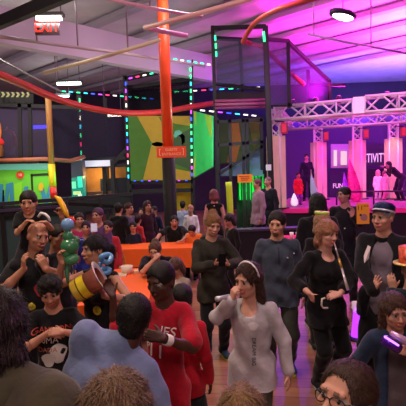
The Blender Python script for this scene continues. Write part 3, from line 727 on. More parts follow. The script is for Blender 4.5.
tag(MB().slab([A(170, 183, 13.6), A(191, 183, 13.6), A(192, 216, 13.6), A(170, 216, 13.6)], (0, .06, 0)).build('wall_panel', mat('c8a818', rough=.6)), 'yellow panel low beside the orange column', 'panel')

# ------------------------------------------------------------------ left play area
L = lambda x, y, Y=11.5: at(x, y, Y)
PF = frame_thing('black two storey play frame with netting over the left mural', [
    ('post', L(20, 100), L(21, 166)), ('post', L(30, 100), L(31, 166)), ('rail', L(-20, 104), L(80, 108)), ('post', L(105, 98, 13), L(108, 205, 13)), ('rail', L(80, 160, 12.6), L(126, 158, 12.6)), ('rail', L(82, 167, 12.6), L(130, 165, 12.6)), ('post', L(112, 160, 12.5), L(114, 200, 12.5)), ('sloping_rail', L(112, 164, 12.5), L(126, 150, 12.7))],
    .1, name='play_frame', m=mat('221f28'), nets=[([L(-20, 105), L(48, 106), L(50, 158), L(-20, 161)], '4a4060', .45), ([L(50, 106, 11.8), L(126, 112, 13), L(126, 158, 13), L(53, 158, 11.8)], '302a40', .5)])
tag(MB().box(L(38, 127, 13.5), (.62, .08, .1)).build('neon_sign', glow('3a30ff', 5)), 'blue glowing bar behind the netting at the left', 'light')
led(PF, L(79.5, 96, 12.4), L(82.5, 200, 12.4), 12, 6, .02, only=[0, 6, 5, 1, 0, 4, 6, 1])
_a, _b = L(79, 95, 12.5), L(83, 203, 12.5); _b = _a + (_b - _a) * (_a[2] / (_a[2] - _b[2])); MB().bar(_a, _b, .12).build('post', BLK, PF)
tag(MB().tube([L(-15, 161, 11.2), L(45, 159, 11.2), L(70, 161, 11.6), L(84, 157, 12.2)], .055, 8).build('guard_rail', mat('a8604a', rough=.5)), 'brown rail across the top of the left mural', 'rail')
yp = empty('padded_pole', 'tall pole at the left, tan above and yellow and red below', 'padded pole', tuple(L(54, 205, 11.0) * V3(1, 1, 0)))
o4 = L(54, 205, 11.0) * V3(1, 1, 0)
MB().tube([L(48, 96, 11) - o4, L(51.5, 164, 11) - o4], .075, 12).build('upper_shaft', mat('9a6a30', rough=.5), yp)
MB().tube([L(51.5, 164, 11) - o4, L(53, 187, 11) - o4], .09, 12).build('yellow_sleeve', mat('e0c020', rough=.5), yp)
MB().tube([L(53, 187, 11) - o4, L(54, 198, 11) - o4], .09, 12).build('red_sleeve', mat('d02028', rough=.5), yp)
MB().tube([L(54, 198, 11) - o4, V3(0.03, 0, 0)], .07, 12).build('base', mat('3a2a20'), yp)
M_ = lambda x, y: at(x, y, 11.3)
mp = empty('mural_board', 'lime green mural with big blue letter shapes at the left', 'mural', (0, 0, 0))
MB().slab([M_(-25, 168), M_(51, 167), M_(53, 205), M_(-25, 207)], (0, .08, 0)).build('board', mat('6cc83e', rough=.6, noise=.1, nscale=2), mp)
MB().bar(M_(-25, 167.5), M_(51, 166.5), .16).build('top_trim', mat('5aa0a0', rough=.5), mp)
def decal(pts, c, par, nm='painted_shape'): MB().slab([at(x, y, 11.285) for x, y in pts], (0, .01, 0)).build(nm, mat(c, rough=.6), par)
for q in ([(-2, 184), (3, 184), (4, 206), (-2, 206)], [(6, 184), (13, 182), (14, 205), (10, 205), (9.5, 190), (6.5, 206), (4, 206)], [(39, 184), (43, 184), (46, 196), (49.5, 183), (52.5, 183), (48, 203), (43, 203)], [(24, 187), (28, 186), (29, 206), (22, 206)]):
    decal(q, '3a8cb8', mp)
decal([(14, 184), (22, 182), (21, 206), (15, 206)], '8ad838', mp)
for q in ([(30.5, 174), (50.5, 173), (50.5, 175.5), (30.5, 176.5)], [(30.5, 174), (32.5, 174), (34, 206), (32, 206)]): decal(q, '2a2a20', mp, 'black_outline')
MB().slab([at(20 + 3.9 * math.cos(a), 175 + 3.9 * math.sin(a), 11.27) for a in np.linspace(0, 2 * math.pi, 20)[:-1]], (0, .01, 0)).build('round_badge', mat('d84030', rough=.5), mp)
text('10', .1, Matrix.Translation(at(20, 175, 11.25)) @ Matrix.Rotation(R(90), 4, 'X'), mat('f0d0c0'), mp, name='badge_number')
MB().slab([at(41 + 2.6 * math.cos(a), 187 + 4.2 * math.sin(a), 11.27) for a in np.linspace(0, 2 * math.pi, 16)[:-1]], (0, .01, 0)).build('yellow_emblem', mat('e0b020'), mp)
decal([(2.5, 190), (4, 190), (4.5, 206), (2, 206)], '15202a', mp, 'black_shape')
# zig zag patterned fascia upper left
mb = MB(); mb.slab([L(-10, 90, 10.6), L(33, 94, 10.8), L(33, 103, 10.8), L(-10, 104, 10.6)], (0, .06, 0), 0)
for k in range(7):
    x = -4 + k * 5; mb.slab([L(x, 92, 10.58), L(x + 2, 92, 10.58), L(x + 3.6, 94.5, 10.58), L(x + 2, 97, 10.58), L(x, 97, 10.58), L(x + 1.6, 94.5, 10.58)], (0, .02, 0), 1)
mb.build('fascia_board', [mat('1a1c20'), mat('9a9a70')], PF)
# kitchen window bay
kb = empty('serving_window', 'lit serving window with tan wall behind the left railing', 'serving window', (0, 0, 0))
MB().slab([L(84, 166, 13.4), L(126, 164, 13.4), L(128, 205, 13.4), L(86, 205, 13.4)], (0, .05, 0)).build('back_wall_board', mat('a8804a', rough=.7, noise=.25, nscale=3), kb)
MB().box(L(98, 163.5, 12.6), (.9, .2, .18)).build('lit_header', mat('d8d8e8', emit='c8c8ee', estr=.5), kb)
for x in (84, 104, 113): MB().bar(L(x, 166, 12.7), L(x + 1.5, 204, 12.7), .1).build('mullion', mat('201c22'), kb)
MB().box(L(118, 186, 13.1), (1.0, .4, .5)).build('machine', mat('303848', rough=.4), kb)
MB().box(L(99, 197, 13), (1.2, .5, .35)).build('counter', mat('6a4a40'), kb)
pn = empty('glass_case', 'teal lit display case left of the serving window', 'display case', tuple(L(76.5, 199, 12.2)))
o5 = L(76.5, 199, 12.2)
MB().slab([L(71, 161, 12.2) - o5, L(82, 160, 12.2) - o5, L(83, 176, 12.2) - o5, L(71.5, 178, 12.2) - o5], (0, .3, 0)).build('header', mat('50506a'), pn)
MB().slab([L(71.5, 178, 12.25) - o5, L(83, 176, 12.25) - o5, L(83.5, 199, 12.25) - o5, L(72, 199, 12.25) - o5], (0, .3, 0)).build('glass_front', mat('1a6a60', rough=.2, emit='20b098', estr=.5, noise=.6, nscale=3), pn)
for (x, y, w_, h_, c) in ((74, 185, .1, .2, '80f0c0'), (80, 182, .12, .32, '40f0d0'), (77, 193, .2, .1, 'd0e8a0'), (80, 196, .1, .12, 'e8f0f0')):
    MB().box(L(x, y, 12.2) - o5, (w_, .06, h_)).build('lit_item', mat(c, emit=c, estr=.5), pn)
# low railing across the left
lr = empty('barrier_fence', 'long dark barrier fence running behind the family at the left', 'fence', (0, 0, 0))
MB().slab([at(-25, 208, 9.2), at(66, 202, 10.2), at(132, 195, 11.4), at(132, 206, 11.4), at(66, 214, 10.2), at(-25, 222, 9.2)], (0, .06, 0)).build('panel', mat('1e2426', rough=.6), lr)
MB().bar(at(-25, 206, 9.2), at(132, 194, 11.4), .09).build('top_rail', mat('2a2830', rough=.4), lr)
MB().bar(at(-25, 213, 9.15), at(66, 206, 10.15), .06).build('middle_rail', mat('3a2a48', rough=.4), lr)
for x, y, Y in ((2, 206, 9.5), (66, 201, 10.2), (100, 198, 10.8), (131, 194, 11.4)):
    t_ = at(x, y, Y); MB().bar(t_, (t_[0], t_[1], 0), .08).build('post', mat('1a181c'), lr)
MB().slab([at(-25, 222, 9.25), at(66, 214, 10.25), (at(66, 214, 10.25)[0], 10.25, 0.02), (at(-25, 222, 9.25)[0], 9.25, .02)], (0, .05, 0)).build('lower_panel', mat('2c4444', rough=.7), lr)
# mannequin clown figures on the upper deck
tag(MB().slab([L(-25, 158, 11.6), L(22, 158, 11.6), L(22, 165, 11.6), L(-25, 165, 11.6)], (0, 1.2, 0)).build('upper_deck', mat('3a2430')), 'dark upper deck floor behind the left netting', 'deck')
fig = empty('statue', 'orange and white painted statue at the far left of the upper deck', 'statue', tuple(L(-1, 157, 11.3)))
fig.scale = (.72, .72, .86)
MB().lathe([(.02, 0), (.16, .02), (.17, .25), (.13, .4)], 16).build('brown_base', mat('7a4a28'), fig)
MB().lathe([(.18, .38), (.22, .46), (.16, .56), (.05, .6)], 16).build('red_bow', mat('d82830'), fig)
MB().lathe([(.1, .55), (.14, .75), (.13, 1.0), (.06, 1.15)], 16).build('torso', mat('e89030'), fig)
MB().lathe([(.03, 1.12), (.09, 1.2), (.09, 1.3), (.04, 1.4)], 16).build('head_form', mat('e8d8b8'), fig)
# ------------------------------------------------------------------ the stage
C0 = V3(2.47, 14, 0); SU = V3(.952, -.306, 0); SV = V3(.306, .952, 0); SZ = .9
S_ = lambda s, v, z: C0 + SU * s + SV * v + V3(0, 0, z)
sa = math.atan2(SU[1], SU[0])
st = empty('stage', 'raised stage with magenta lit top at the right back of the hall', 'stage', tuple(C0))
rel = lambda s, v, z: S_(s, v, z) - C0
def sbox(mb, s0, s1, v0, v1, z0, z1, mi=0): return mb.box(rel((s0 + s1) / 2, (v0 + v1) / 2, (z0 + z1) / 2), (s1 - s0, v1 - v0, z1 - z0), sa, mi)
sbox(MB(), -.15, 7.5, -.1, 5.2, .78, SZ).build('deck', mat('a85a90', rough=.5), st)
sbox(MB(), -.17, 7.5, -.13, -.1, .76, SZ + .01).build('edge_strip', mat('e82090', rough=.4), st)
sbox(MB(), -.12, 7.5, -.06, 0, 0, .77).build('skirt', mat('1c1020', rough=.9, noise=.2, nscale=6, stretch=(6, 6, .4)), st)
sbox(MB(), -.12, -.06, 0, 5.2, 0, .77).build('side_skirt', mat('1c1020', rough=.9), st)
WHT = mat('e6dfe6', rough=.45, metal=.25)
def truss(name, label, a, b, w=.42, bay=.45, group='stage trusses'):
    a, b = V3(a), V3(b); z = b - a; Ln = np.linalg.norm(z); z /= Ln
    up = V3(0, 0, 1) if abs(z[2]) < .9 else SU; x = np.cross(up, z); x /= np.linalg.norm(x); y = np.cross(z, x)
    e = empty(name, label, 'truss', tuple(a), 0, group)
    cs = [(-1, -1), (1, -1), (1, 1), (-1, 1)]; P = lambda c, t: x * c[0] * w / 2 + y * c[1] * w / 2 + z * t
    for c in cs: MB().tube([P(c, 0), P(c, Ln)], .042, 8).build('chord', WHT, e)
    mb = MB(); n = max(2, int(round(Ln / bay)))
    for i in range(4):
        c, d = cs[i], cs[(i + 1) % 4]
        for k in range(n):
            t0, t1 = Ln * k / n, Ln * (k + 1) / n
            mb.tube([P(c if k % 2 else d, t0), P(d if k % 2 else c, t1)], .028, 6)
            if k % 2 == 0: mb.tube([P(c, t0), P(d, t0)], .026, 6)
        mb.tube([P(c, Ln), P(d, Ln)], .02, 6)
    mb.build('lattice', WHT, e); return e
TZ = 4.03
truss('lighting_truss', 'long white front truss over the stage edge, left span', S_(0, 0, TZ), S_(2.4, 0, TZ + .02))
truss('lighting_truss', 'bright right span of the front truss beside the corner block', S_(2.75, -.1, TZ + .05), S_(6.5, -.1, TZ + .05), .46)
tag(MB().box(S_(2.58, -.05, TZ + .04), (.34, .5, .5), sa).build('truss_corner', mat('f0e8f0', rough=.4)), 'white corner block joining the two front truss spans', 'truss corner')
truss('lighting_truss', 'thin magenta back truss behind the front one', S_(-.1, 3.9, 4.02), S_(6.5, 3.9, 4.02), .34)
truss('lighting_truss', 'side truss joining front and back truss at the left end of the stage', S_(0, .25, TZ), S_(0, 3.7, 4.02), .34)
cols = [(0, 0, 'front left leg of the stage truss wrapped in white cloth'), (1.2, 3.9, 'cloth wrapped truss leg left of the pink sequin prop'), (2.7, 3.9, 'cloth wrapped truss leg right of the pink sequin prop'), (4.02, 3.9, 'brightest cloth wrapped truss leg near the right edge')]
cw = .36
for i, (s, v, lb) in enumerate(cols):
    ct = 3.25 if v else 3.3
    e = truss('truss_tower', lb, S_(s, v, SZ), S_(s, v, 3.86), .30, .3, 'stage truss legs')
    mb = MB(); ang = sa + R(38)
    mb.box((0, 0, (ct - SZ) / 2), (cw + .1, cw + .1, ct - SZ), ang); mb.build('cloth_sleeve', mat('e2cfae', rough=.85, noise=.06, nscale=3), e)
    MB().box((0, 0, .02), (.6, .6, .04), ang).build('base_plate', mat('302830'), e)
    b = S_(s + .32, v - .25, ct + .22)
    sp = empty('stage_light', 'red front stage lamp beside the ' + ('front left' if not v else ('second', 'third', 'fourth')[i - 1] if i else '') + ' truss leg', 'stage light', tuple(b))
    MB().box((0, 0, 0), (.19, .18, .34), sa).build('lamp_body', mat('b01838', rough=.4), sp)
    MB().box(tuple(-SV * .11), (.14, .02, .26), sa).build('lens', glow('ff2858', .7), sp)
    MB().tube([(0, 0, .2), tuple(-SU * .3 + V3(0, 0, .25))], .02, 6).build('clamp', mat('201820'), sp)
# lamps hung in the trusses
k = 0
for s, v in ((.6, 0), (1.3, 0), (2.0, 0), (3.4, 0), (4.4, 0), (.8, 3.9), (2.0, 3.9), (3.4, 3.9)):
    q = S_(s, v, 4.24 if v == 0 else 4.19); k += 1
    e = empty('moving_head_lamp', ('first', 'second', 'third', 'fourth', 'fifth', 'first', 'second', 'third')[k - 1] + ' small lamp from the left along the ' + ('front' if v == 0 else 'back') + ' stage truss', 'stage light', tuple(q), 0, 'lamps on the stage trusses')
    MB().lathe([(.05, -.02), (.09, .0), (.1, .12), (.06, .2)], 14).build('lamp_body', mat('40203a', rough=.4), e)
    MB().lathe([(.0, .2), (.055, .205)], 14, cap=False).build('lens', glow('ff50e0', 6), e)
# rear wall of the stage with panels
bw = empty('stage_backdrop', 'dark backdrop wall behind the stage with lit window panels', 'backdrop', (0, 0, 0))
MB().slab([S_(-1.0, 7.0, 0), S_(9, 7.0, 0), S_(9, 7.0, 4.6), S_(-1.0, 7.0, 4.6)], SV * .1).build('wall_cloth', mat('5a3a78', rough=.9), bw)  # purple stage haze is put into the cloth colour
def panel(x0, y0, x1, y1, Y, m, nm='window_panel'):
    MB().slab([at(x0, y1, Y), at(x1, y1, Y), at(x1, y0, Y), at(x0, y0, Y)], (0, .05, 0)).build(nm, m, bw)
pv = 18.9
panel(331, 144, 349, 168, pv, mat('b890b8', rough=.4), 'pale_panel'); panel(330, 170, 350, 197, pv, mat('3a2a50', rough=.4), 'lower_panel')
panel(334, 150, 337, 166, pv - .1, glow('ffd8e8', 1.0), 'lit_strip'); panel(341, 151, 347, 165, pv - .1, glow('ffc8e0', 1.0), 'lit_strip')
panel(366, 144, 386, 166, pv - .6, mat('4a3858', rough=.4), 'sign_panel'); panel(368, 169, 385, 195, pv - .6, mat('30243c', rough=.4), 'lower_panel')
text('ACTIVITY', .46, Matrix.Translation(at(372, 158.5, pv - .8)) @ Matrix.Rotation(R(-16), 4, 'Z') @ Matrix.Rotation(R(90), 4, 'X') @ Matrix.Diagonal((.62, 1.2, 1, 1)), mat('ffffff', emit='ffd8f0', estr=.7), bw)
text('FUN', .3, Matrix.Translation(at(338, 186, pv - .3)) @ Matrix.Rotation(R(90), 4, 'X') @ Matrix.Diagonal((.8, 1, 1, 1)), mat('ffffff', emit='ffe0ff', estr=.35), bw)
# props on the stage
def teardrop(name, label, base, tip, r, m, group=None, squash=.5):
    b, t = V3(base), V3(tip); d = t - b; prof = [(0, .35), (.06, .75), (.2, 1.0), (.4, .95), (.6, .72), (.8, .42), (.93, .18), (1, .02)]
    mb = MB(); rings = []; n = 16
    for f, rr in prof:
        c = b + d * f
        rings += [c + V3(math.cos(2 * math.pi * k / n) * r * rr, math.sin(2 * math.pi * k / n) * r * rr * squash, 0) for k in range(n)]
    fs = [(i * n + k, i * n + (k + 1) % n, (i + 1) * n + (k + 1) % n, (i + 1) * n + k) for i in range(len(prof) - 1) for k in range(n)] + [tuple(range(n - 1, -1, -1))]
    mb.add(rings, fs, 0, True); return tag(mb.build(name, m), label, 'stage prop', group)
T = lambda x, y, Y=15.6: at(x, y, Y)
teardrop('flame_prop', 'pink sequined flame shaped prop leaning on the stage', T(357, 202.5), T(349, 158), .24, mat('f03090', rough=.35, noise=.5, nscale=14, metal=.2))
teardrop('flame_prop', 'thin purple flame shaped prop beside the pink sequin one', T(347, 200, 15.9), T(344, 172, 15.9), .13, mat('a030f0', rough=.4, noise=.3, nscale=8))
teardrop('flame_prop', 'pale green pointed flame prop on the left of the stage', T(316, 203, 15.2), T(311, 174, 15.2), .14, mat('90e8c0', rough=.4))
teardrop('table_lamp', 'small white glowing lamp on the front left of the stage', T(294.5, 206, 14.4), T(294, 193, 14.4), .13, mat('ffffff', emit='e8ffff', estr=.4))
rb = empty('stage_rail', 'low dark rail with purple lights across the right of the stage', 'rail', tuple(S_(1.9, 1.2, SZ)))
MB().tube([(0, 0, .45), tuple(SU * 3.6 + V3(0, 0, .45))], .03, 8).build('top_bar', mat('301838'), rb)
for k in range(4): MB().tube([tuple(SU * 1.2 * k), tuple(SU * 1.2 * k + V3(0, 0, .45))], .03, 6).build('post', mat('301838'), rb)

# ------------------------------------------------------------------ tables, cups and balloons
def table(label, c, sx, sy, rz, cloth_label, m, drop=.32, z=.74, grp='orange party tables'):
    e = empty('folding_table', label, 'table', (c[0], c[1], 0), rz, grp)
    MB().box((0, 0, z - .02), (sx, sy, .035)).build('tabletop', mat('c8c0b8'), e)
    for a in (-1, 1):
        for b in (-1, 1): MB().tube([(a * (sx / 2 - .12), b * (sy / 2 - .08), z - .04), (a * (sx / 2 - .1), b * (sy / 2 - .06), 0)], .016, 8).build('leg', mat('606068', metal=.6, rough=.4), e)
    mb = MB(); n = 10; ring = []
    def edge(f):
        f = f % 4; k = int(f); t = (f - k) * 2 - 1
        return [(t, -1), (1, t), (-t, 1), (-1, -t)][k]
    N = 64; top = []; bot = []
    for i in range(N):
        x, y = edge(4 * i / N); w = 1 + .025 * math.sin(i * 1.9) + .015 * math.sin(i * 3.3)
        top.append((x * (sx / 2 + .012), y * (sy / 2 + .012), z + .004)); bot.append((x * (sx / 2 + .03) * w, y * (sy / 2 + .04) * w, z - drop + .015 * math.sin(i * 1.3)))
    f = [tuple(range(N))] + [(i, N + i, N + (i + 1) % N, (i + 1) % N) for i in range(N)]
    mb.add(top + bot, f); o = mb.build('tablecloth', m); o.location = (c[0], c[1], 0); o.rotation_euler = (0, 0, rz)
    tag(o, cloth_label, 'tablecloth', 'party tablecloths'); return e
ORG = mat('f0641e', rough=.55, noise=.05, nscale=4)
table('near folding table under an orange cloth beside the woman with her hand to her mouth', (-1.12, 5.55), .78, 1.75, R(4), 'orange cloth on the near table with the white tub', ORG)
table('far folding table under an orange cloth in front of the bearded man', (-1.05, 8.45), 2.1, .72, R(-3), 'orange cloth on the far table in front of the bearded man', ORG, .36)
table('small table under a red cloth near the stage', (2.1, 8.9), .8, .6, 0, 'red cloth on the small table near the stage', mat('d01830', rough=.6), .6)
def cup(label, p, c, r=.04, h=.11, name='paper_cup', group=None):
    o = MB().lathe([(r * .75, 0), (r, h), (r * .94, h), (r * .7, .01)], 16).build(name, mat(c, rough=.5)); o.location = tuple(p); return tag(o, label, 'cup', group)
q = atz(127, 274, .744); cup('white tub on the near orange table', q, 'd8c8b8', .09, .12, 'tub')
q = atz(117, 276, .744); o = MB().box((0, 0, .012), (.28, .2, .024)).build('napkin_stack', mat('d8c0a0')); o.location = tuple(q); tag(o, 'pale napkin stack beside the white tub', 'napkins')
q = atz(141, 272.5, .744); o = MB().box((0, 0, .02), (.22, .12, .04), .3).build('food_tray', mat('d8b890')); o.location = tuple(q); tag(o, 'pale food tray by the elbow of the woman on the near table', 'tray')
cup('first white cup on the red cloth table', (1.84, 8.75, .745), 'f0d8e8', .045, .13, group='cups on the red table')
cup('second white cup on the red cloth table, behind the fleece man', (1.98, 8.8, .745), 'e8c0d8', .045, .12, group='cups on the red table')
cn = empty('traffic_cone', 'small orange cone beside the woman in black', 'cone', tuple(at(309.5, 240, 8.5) * V3(1, 1, 0)))
zc = at(309.5, 229, 8.5)[2]
MB().lathe([(.13, .03), (.02, zc)], 18).build('cone_shell', mat('f05028', rough=.4), cn); MB().box((0, 0, .015), (.34, .34, .03)).build('base', mat('2a2020'), cn)

def balloon(mb, pts, r, mi=0, n=12):
    P = [V3(p) for p in pts]; m = len(P); rr = []
    for i in range(m):
        f = i / (m - 1); rr.append(r * min(1, (math.sin(math.pi * min(max(f, .02), .98)) + .05) ** .45))
    mb.tube(P, rr, n, mi)
# ------------------------------------------------------------------ the people
def stand(label, px, py, Y, z=0.0, **k):
    p = at(px, py, Y); return person(label, (p[0], p[1]), p[2] - z, z=z, **k)
NV = .007
# --- family at the left
dad = stand('bald man in a black tee with a small boy on his shoulders', 34, 222, 3.75, yaw=28, head=(22, 10, 8), skin='b47e62', hair=None, vox=NV, w=1.12, HL=.245, smile=True,
            top=dict(c='131317', sleeve='short', hem=-.14), pants=dict(c='15151a'),
            arms={'L': dict(w=at(24, 269, 3.45), hint=(-1, 0, -.9), d=(.1, -.25, 1), n=(.6, .5, 0), curl=.45), 'R': dict(w=at(46, 269, 3.42), hint=(1, -.1, -.9), d=(-.35, -.1, 1), n=(-.6, .5, 0), curl=.45)})
q = dad
mb = MB(); z0 = dad['tl'](0, -.2, dad['TL'] * .62)
bvh = BVHTree.FromPolygons([v.co for v in dad['top'].data.vertices], [tuple(p.vertices) for p in dad['top'].data.polygons])
def on_shirt(P, x, z, out=.006):
    sh = P['top']; b = BVHTree.FromPolygons([v.co for v in sh.data.vertices], [tuple(p.vertices) for p in sh.data.polygons])
    o = Vector(P['tl'](x, -.6, z)); t0 = Vector(P['tl'](x, 0, z)); h = b.ray_cast(o, (t0 - o).normalized())
    return V3(h[0] if h[0] is not None else t0) + V3((o - t0).normalized()) * out
def badge(P, x, z, r, c, nm, c2=None):
    p = on_shirt(P, x, z, .002); sh = P['top']
    mb = MB(); Mx = Matrix.Translation(p) @ Matrix.Rotation(R(90), 4, 'X')
    mb.lathe([(r, 0), (r, .008), (r * .8, .012)], 20, Mx, 0)
    o = mb.build(nm, mat(c, rough=.25, metal=.3), sh)
    if c2:
        m2 = MB(); m2.lathe([(r * .55, .012), (r * .5, .014)], 16, Mx); m2.build('badge_face', mat(c2, rough=.3), o)
    return o
badge(dad, -.075, dad['TL'] * .30, .034, 'd8d040', 'round_badge', 'a8a020')
# red painted print on the chest
def blotch(P, x, z, sx, sz, c, nm='shirt_print'):
    pts = [on_shirt(P, x + sx * math.cos(a) * (1 + .2 * math.sin(3 * a)), z + sz * math.sin(a), .004) for a in np.linspace(0, 2 * math.pi, 19)[:-1]]
    ctr = on_shirt(P, x, z, .006); mb = MB(); mb.add(pts + [ctr], [(i, (i + 1) % 18, 18) for i in range(18)], 0, True)
    o = mb.build(nm, mat(c, rough=.7), P['top']); return o
blotch(dad, .0, dad['TL'] * .55, .045, .06, '96202a')
tag(MB().tube([at(38, 217, 3.60), at(41, 213, 3.60), at(45, 214, 3.58), at(48.5, 217, 3.57), at(50, 221, 3.58)], .011, 8).build('headband', mat('e8e4e0', rough=.4)), 'white headband held by the small boy on the head of the bald man', 'headband')
# boy riding on the shoulders
hb = dad['hdw'](0, .10, -.10)
kd = at(28, 185.5, 3.83)
boy1 = person('small boy in black riding on the shoulders of the bald man', (kd[0], kd[1]), 1.05, yaw=12, z=kd[2] - 1.05, skin='c08a6c', hair=('short', '17120f', .05), vox=NV, head=(0, 6, 0), HL=.205, w=.95,
              sit=.53, top=dict(c='141418', sleeve='short', hem=-.02), pants=dict(c='17171c', cuff=.06), shoes='202024', feet=(V3(-.15, -.22, .12), V3(.17, -.22, .12)),
              arms={'L': dict(w=at(27, 221, 3.68), hint=(-.7, .0, -1), d=(.8, -.4, .1), n=(0, 0, -1), curl=.4), 'R': dict(w=at(46, 222, 3.66), hint=(.7, .0, -1), d=(-.9, -.2, .1), n=(0, 0, -1), curl=.4)})
# man behind with the balloon
manb = stand('person in a black shirt behind the bald man, arm raised with a balloon', 55, 225, 4.35, yaw=30, head=(25, 5, 10), skin='a8735a', hair=('short', '1a1310'), vox=.009, top=dict(c='151518', sleeve='short', slen=.8),
              arms={'R': dict(w=at(61, 214, 4.15), hint=(1, .2, -1), d=(.05, -.1, 1), n=(-.3, -1, 0), curl=.8)})
mb = MB(); balloon(mb, [at(55, 196, 4.1), at(59, 199, 4.08), at(63, 206, 4.06), at(66, 213, 4.05), at(69, 218, 4.05)], .028)
tag(mb.build('balloon_sword', mat('f0b428', rough=.2, spec=.6)), 'long yellow balloon sword held up behind the bald man', 'balloon')
mb = MB(); balloon(mb, [at(69, 218, 4.05), at(72, 219.5, 4.04), at(75, 222, 4.03)], .03)
tag(mb.build('balloon_knot', mat('d03028', rough=.2, spec=.6)), 'short red balloon at the tip of the yellow balloon sword', 'balloon')
# woman with the foil hat
mom = stand('woman in a black top holding a tilted gold and copper foil hat', 96, 236, 3.6, yaw=-22, head=(-28, -4, -8), skin='b07c62', hair=('pony', '15100f', .07), vox=NV, smile=True,
            top=dict(c='141318', sleeve='none', hem=-.12, neck=.03, bust=1), pants=dict(c='141418'),
            arms={'L': dict(w=at(62, 263, 3.35), hint=(-.6, .2, -1), d=(-.1, -.1, 1), n=(.8, -.5, 0), curl=.7), 'R': dict(w=at(104, 296, 3.25), hint=(1, .3, -.6), d=(-.2, -.2, .9), n=(-1, 0, .1), curl=.6)})
badge(mom, .05, mom['TL'] * .42, .04, 'd8d040', 'round_badge', 'b0a828')
# green balloon figure she holds
gb = empty('balloon_animal', 'green balloon figure with a pale blue head between the bald man and the woman', 'balloon', tuple(at(68, 262, 3.4)))
og = at(68, 262, 3.4)
def blob(name, px, py, Y, r, c, par, org, sz=1.0):
    p = at(px, py, Y) - org; mb = MB(); mb.lathe([(r * math.sin(a), -r * sz * math.cos(a)) for a in np.linspace(.05, math.pi - .05, 12)], 18, Matrix.Translation(p)); return mb.build(name, mat(c, rough=.18, spec=.6), par)
blob('head_balloon', 67.5, 224.5, 3.4, .052, '6f9cc8', gb, og)
blob('neck_balloon', 68, 236, 3.4, .042, '3f8258', gb, og, 1.2)
blob('body_balloon', 70, 246, 3.4, .075, '3a7c50', gb, og, .9)
blob('belly_balloon', 66, 252, 3.38, .045, '44885a', gb, og)
blob('lower_balloon', 71, 259, 3.4, .068, '448a5c', gb, og, .75)
blob('side_balloon', 76, 240, 3.42, .035, '3a7450', gb, og)
mb = MB(); balloon(mb, [at(68, 262, 3.4) - og, at(67, 272, 3.38) - og, at(68, 284, 3.36) - og], .022); mb.build('tail_balloon', mat('3f8258', rough=.2), gb)
rb2 = empty('balloon_bracelet', 'blue twisted balloon ring hanging beside the foil hat', 'balloon', tuple(at(106, 262, 3.3)))
o6 = at(106, 262, 3.3)
def bring(px, py, rx, rz, r, nm, c):
    c0 = at(px, py, 3.3) - o6; MB().tube([c0 + V3(rx * math.cos(a), .02 * math.sin(2 * a), rz * math.sin(a)) for a in np.linspace(0, 2 * math.pi, 25)], r, 10, cap=False).build(nm, mat(c, rough=.2, spec=.6), rb2)
bring(106, 258.5, .040, .030, .021, 'upper_ring', '5f98c8'); bring(103, 271, .052, .016, .020, 'lower_ring', '5690c0')
MB().tube([at(101, 262, 3.3) - o6, at(99.5, 266, 3.29) - o6, at(100, 270, 3.3) - o6], .018, 8).build('link_balloon', mat('3a6aa0', rough=.2), rb2)
# foil hat
hc = at(89, 284, 3.12); hat = empty('foil_hat', 'tilted copper and gold foil party hat held up by the woman at the left', 'party hat', tuple(hc))
ax = V3(.72, -.25, .64); ax = V3(at(104, 270, 3.1) - at(74, 298, 3.1)); ax = V3(at(98, 292, 3.0) - at(80, 275, 3.2)); 
axis = V3(at(75, 293, 3.10)) - V3(at(102, 277, 3.12)); axis /= np.linalg.norm(axis)
def along(a): return Vector((0, 0, 1)).rotation_difference(Vector(a)).to_matrix().to_4x4()
Mh = along(axis); r0 = .088
FC = lambda c: mat(c, rough=.28, metal=.4, noise=.12, nscale=12)
MB().lathe([(r0, -.10), (r0, .005), (r0 - .004, .005), (r0 - .004, -.10)], 28, Mh, cap=False).build('copper_side', FC('b06a58'), hat)
MB().lathe([(r0 + .002, .005), (r0 + .002, .062)], 28, Mh, cap=False).build('gold_band', FC('f0d830'), hat)
MB().lathe([(r0 + .001, .062), (r0 + .001, .072)], 28, Mh, cap=False).build('dark_band', FC('6a5020'), hat)
MB().lathe([(r0, .072), (r0, .11), (r0 * .98, .118), (.001, .119)], 28, Mh, cap=False).build('gold_end', FC('d8b840'), hat)
MB().lathe([(r0 - .004, -.10), (r0 + .045, -.108), (r0 + .045, -.104), (r0 + .002, -.094)], 28, Mh, cap=False).build('silver_brim', FC('c8b8b0'), hat)
# boy in the printed tee
jb = stand('boy in a black printed tee looking down in front of the bald man', 51, 275, 3.05, yaw=8, head=(4, 20, -4), skin='b8826a', hair=('spiky', '15110f', .05), vox=NV,
           top=dict(c='121215', sleeve='short', hem=-.12), pants=dict(c='1a1a20'),
           arms={'R': dict(w=at(63, 332, 2.82), hint=(1, .2, -.6), d=(-1, -.1, .1), n=(0, .6, -.6), curl=.5), 'L': dict(w=at(48, 333, 2.84), hint=(-1, .2, -.6), d=(1, -.2, 0), n=(0, .6, -.6), curl=.5)})
T_ = jb['TL']
shirt_print(jb, 'GAME ON', .058, 0, T_ * .80, 'c04a38'); shirt_print(jb, '30MA', .062, -.03, T_ * .63, 'd0c4b8'); shirt_print(jb, 'DADA', .05, -.035, T_ * .47, 'b06a58')
blotch(jb, .04, T_ * .40, .055, .075, 'c8c4bc'); blotch(jb, -.03, T_ * .30, .05, .05, 'bcb8b0')
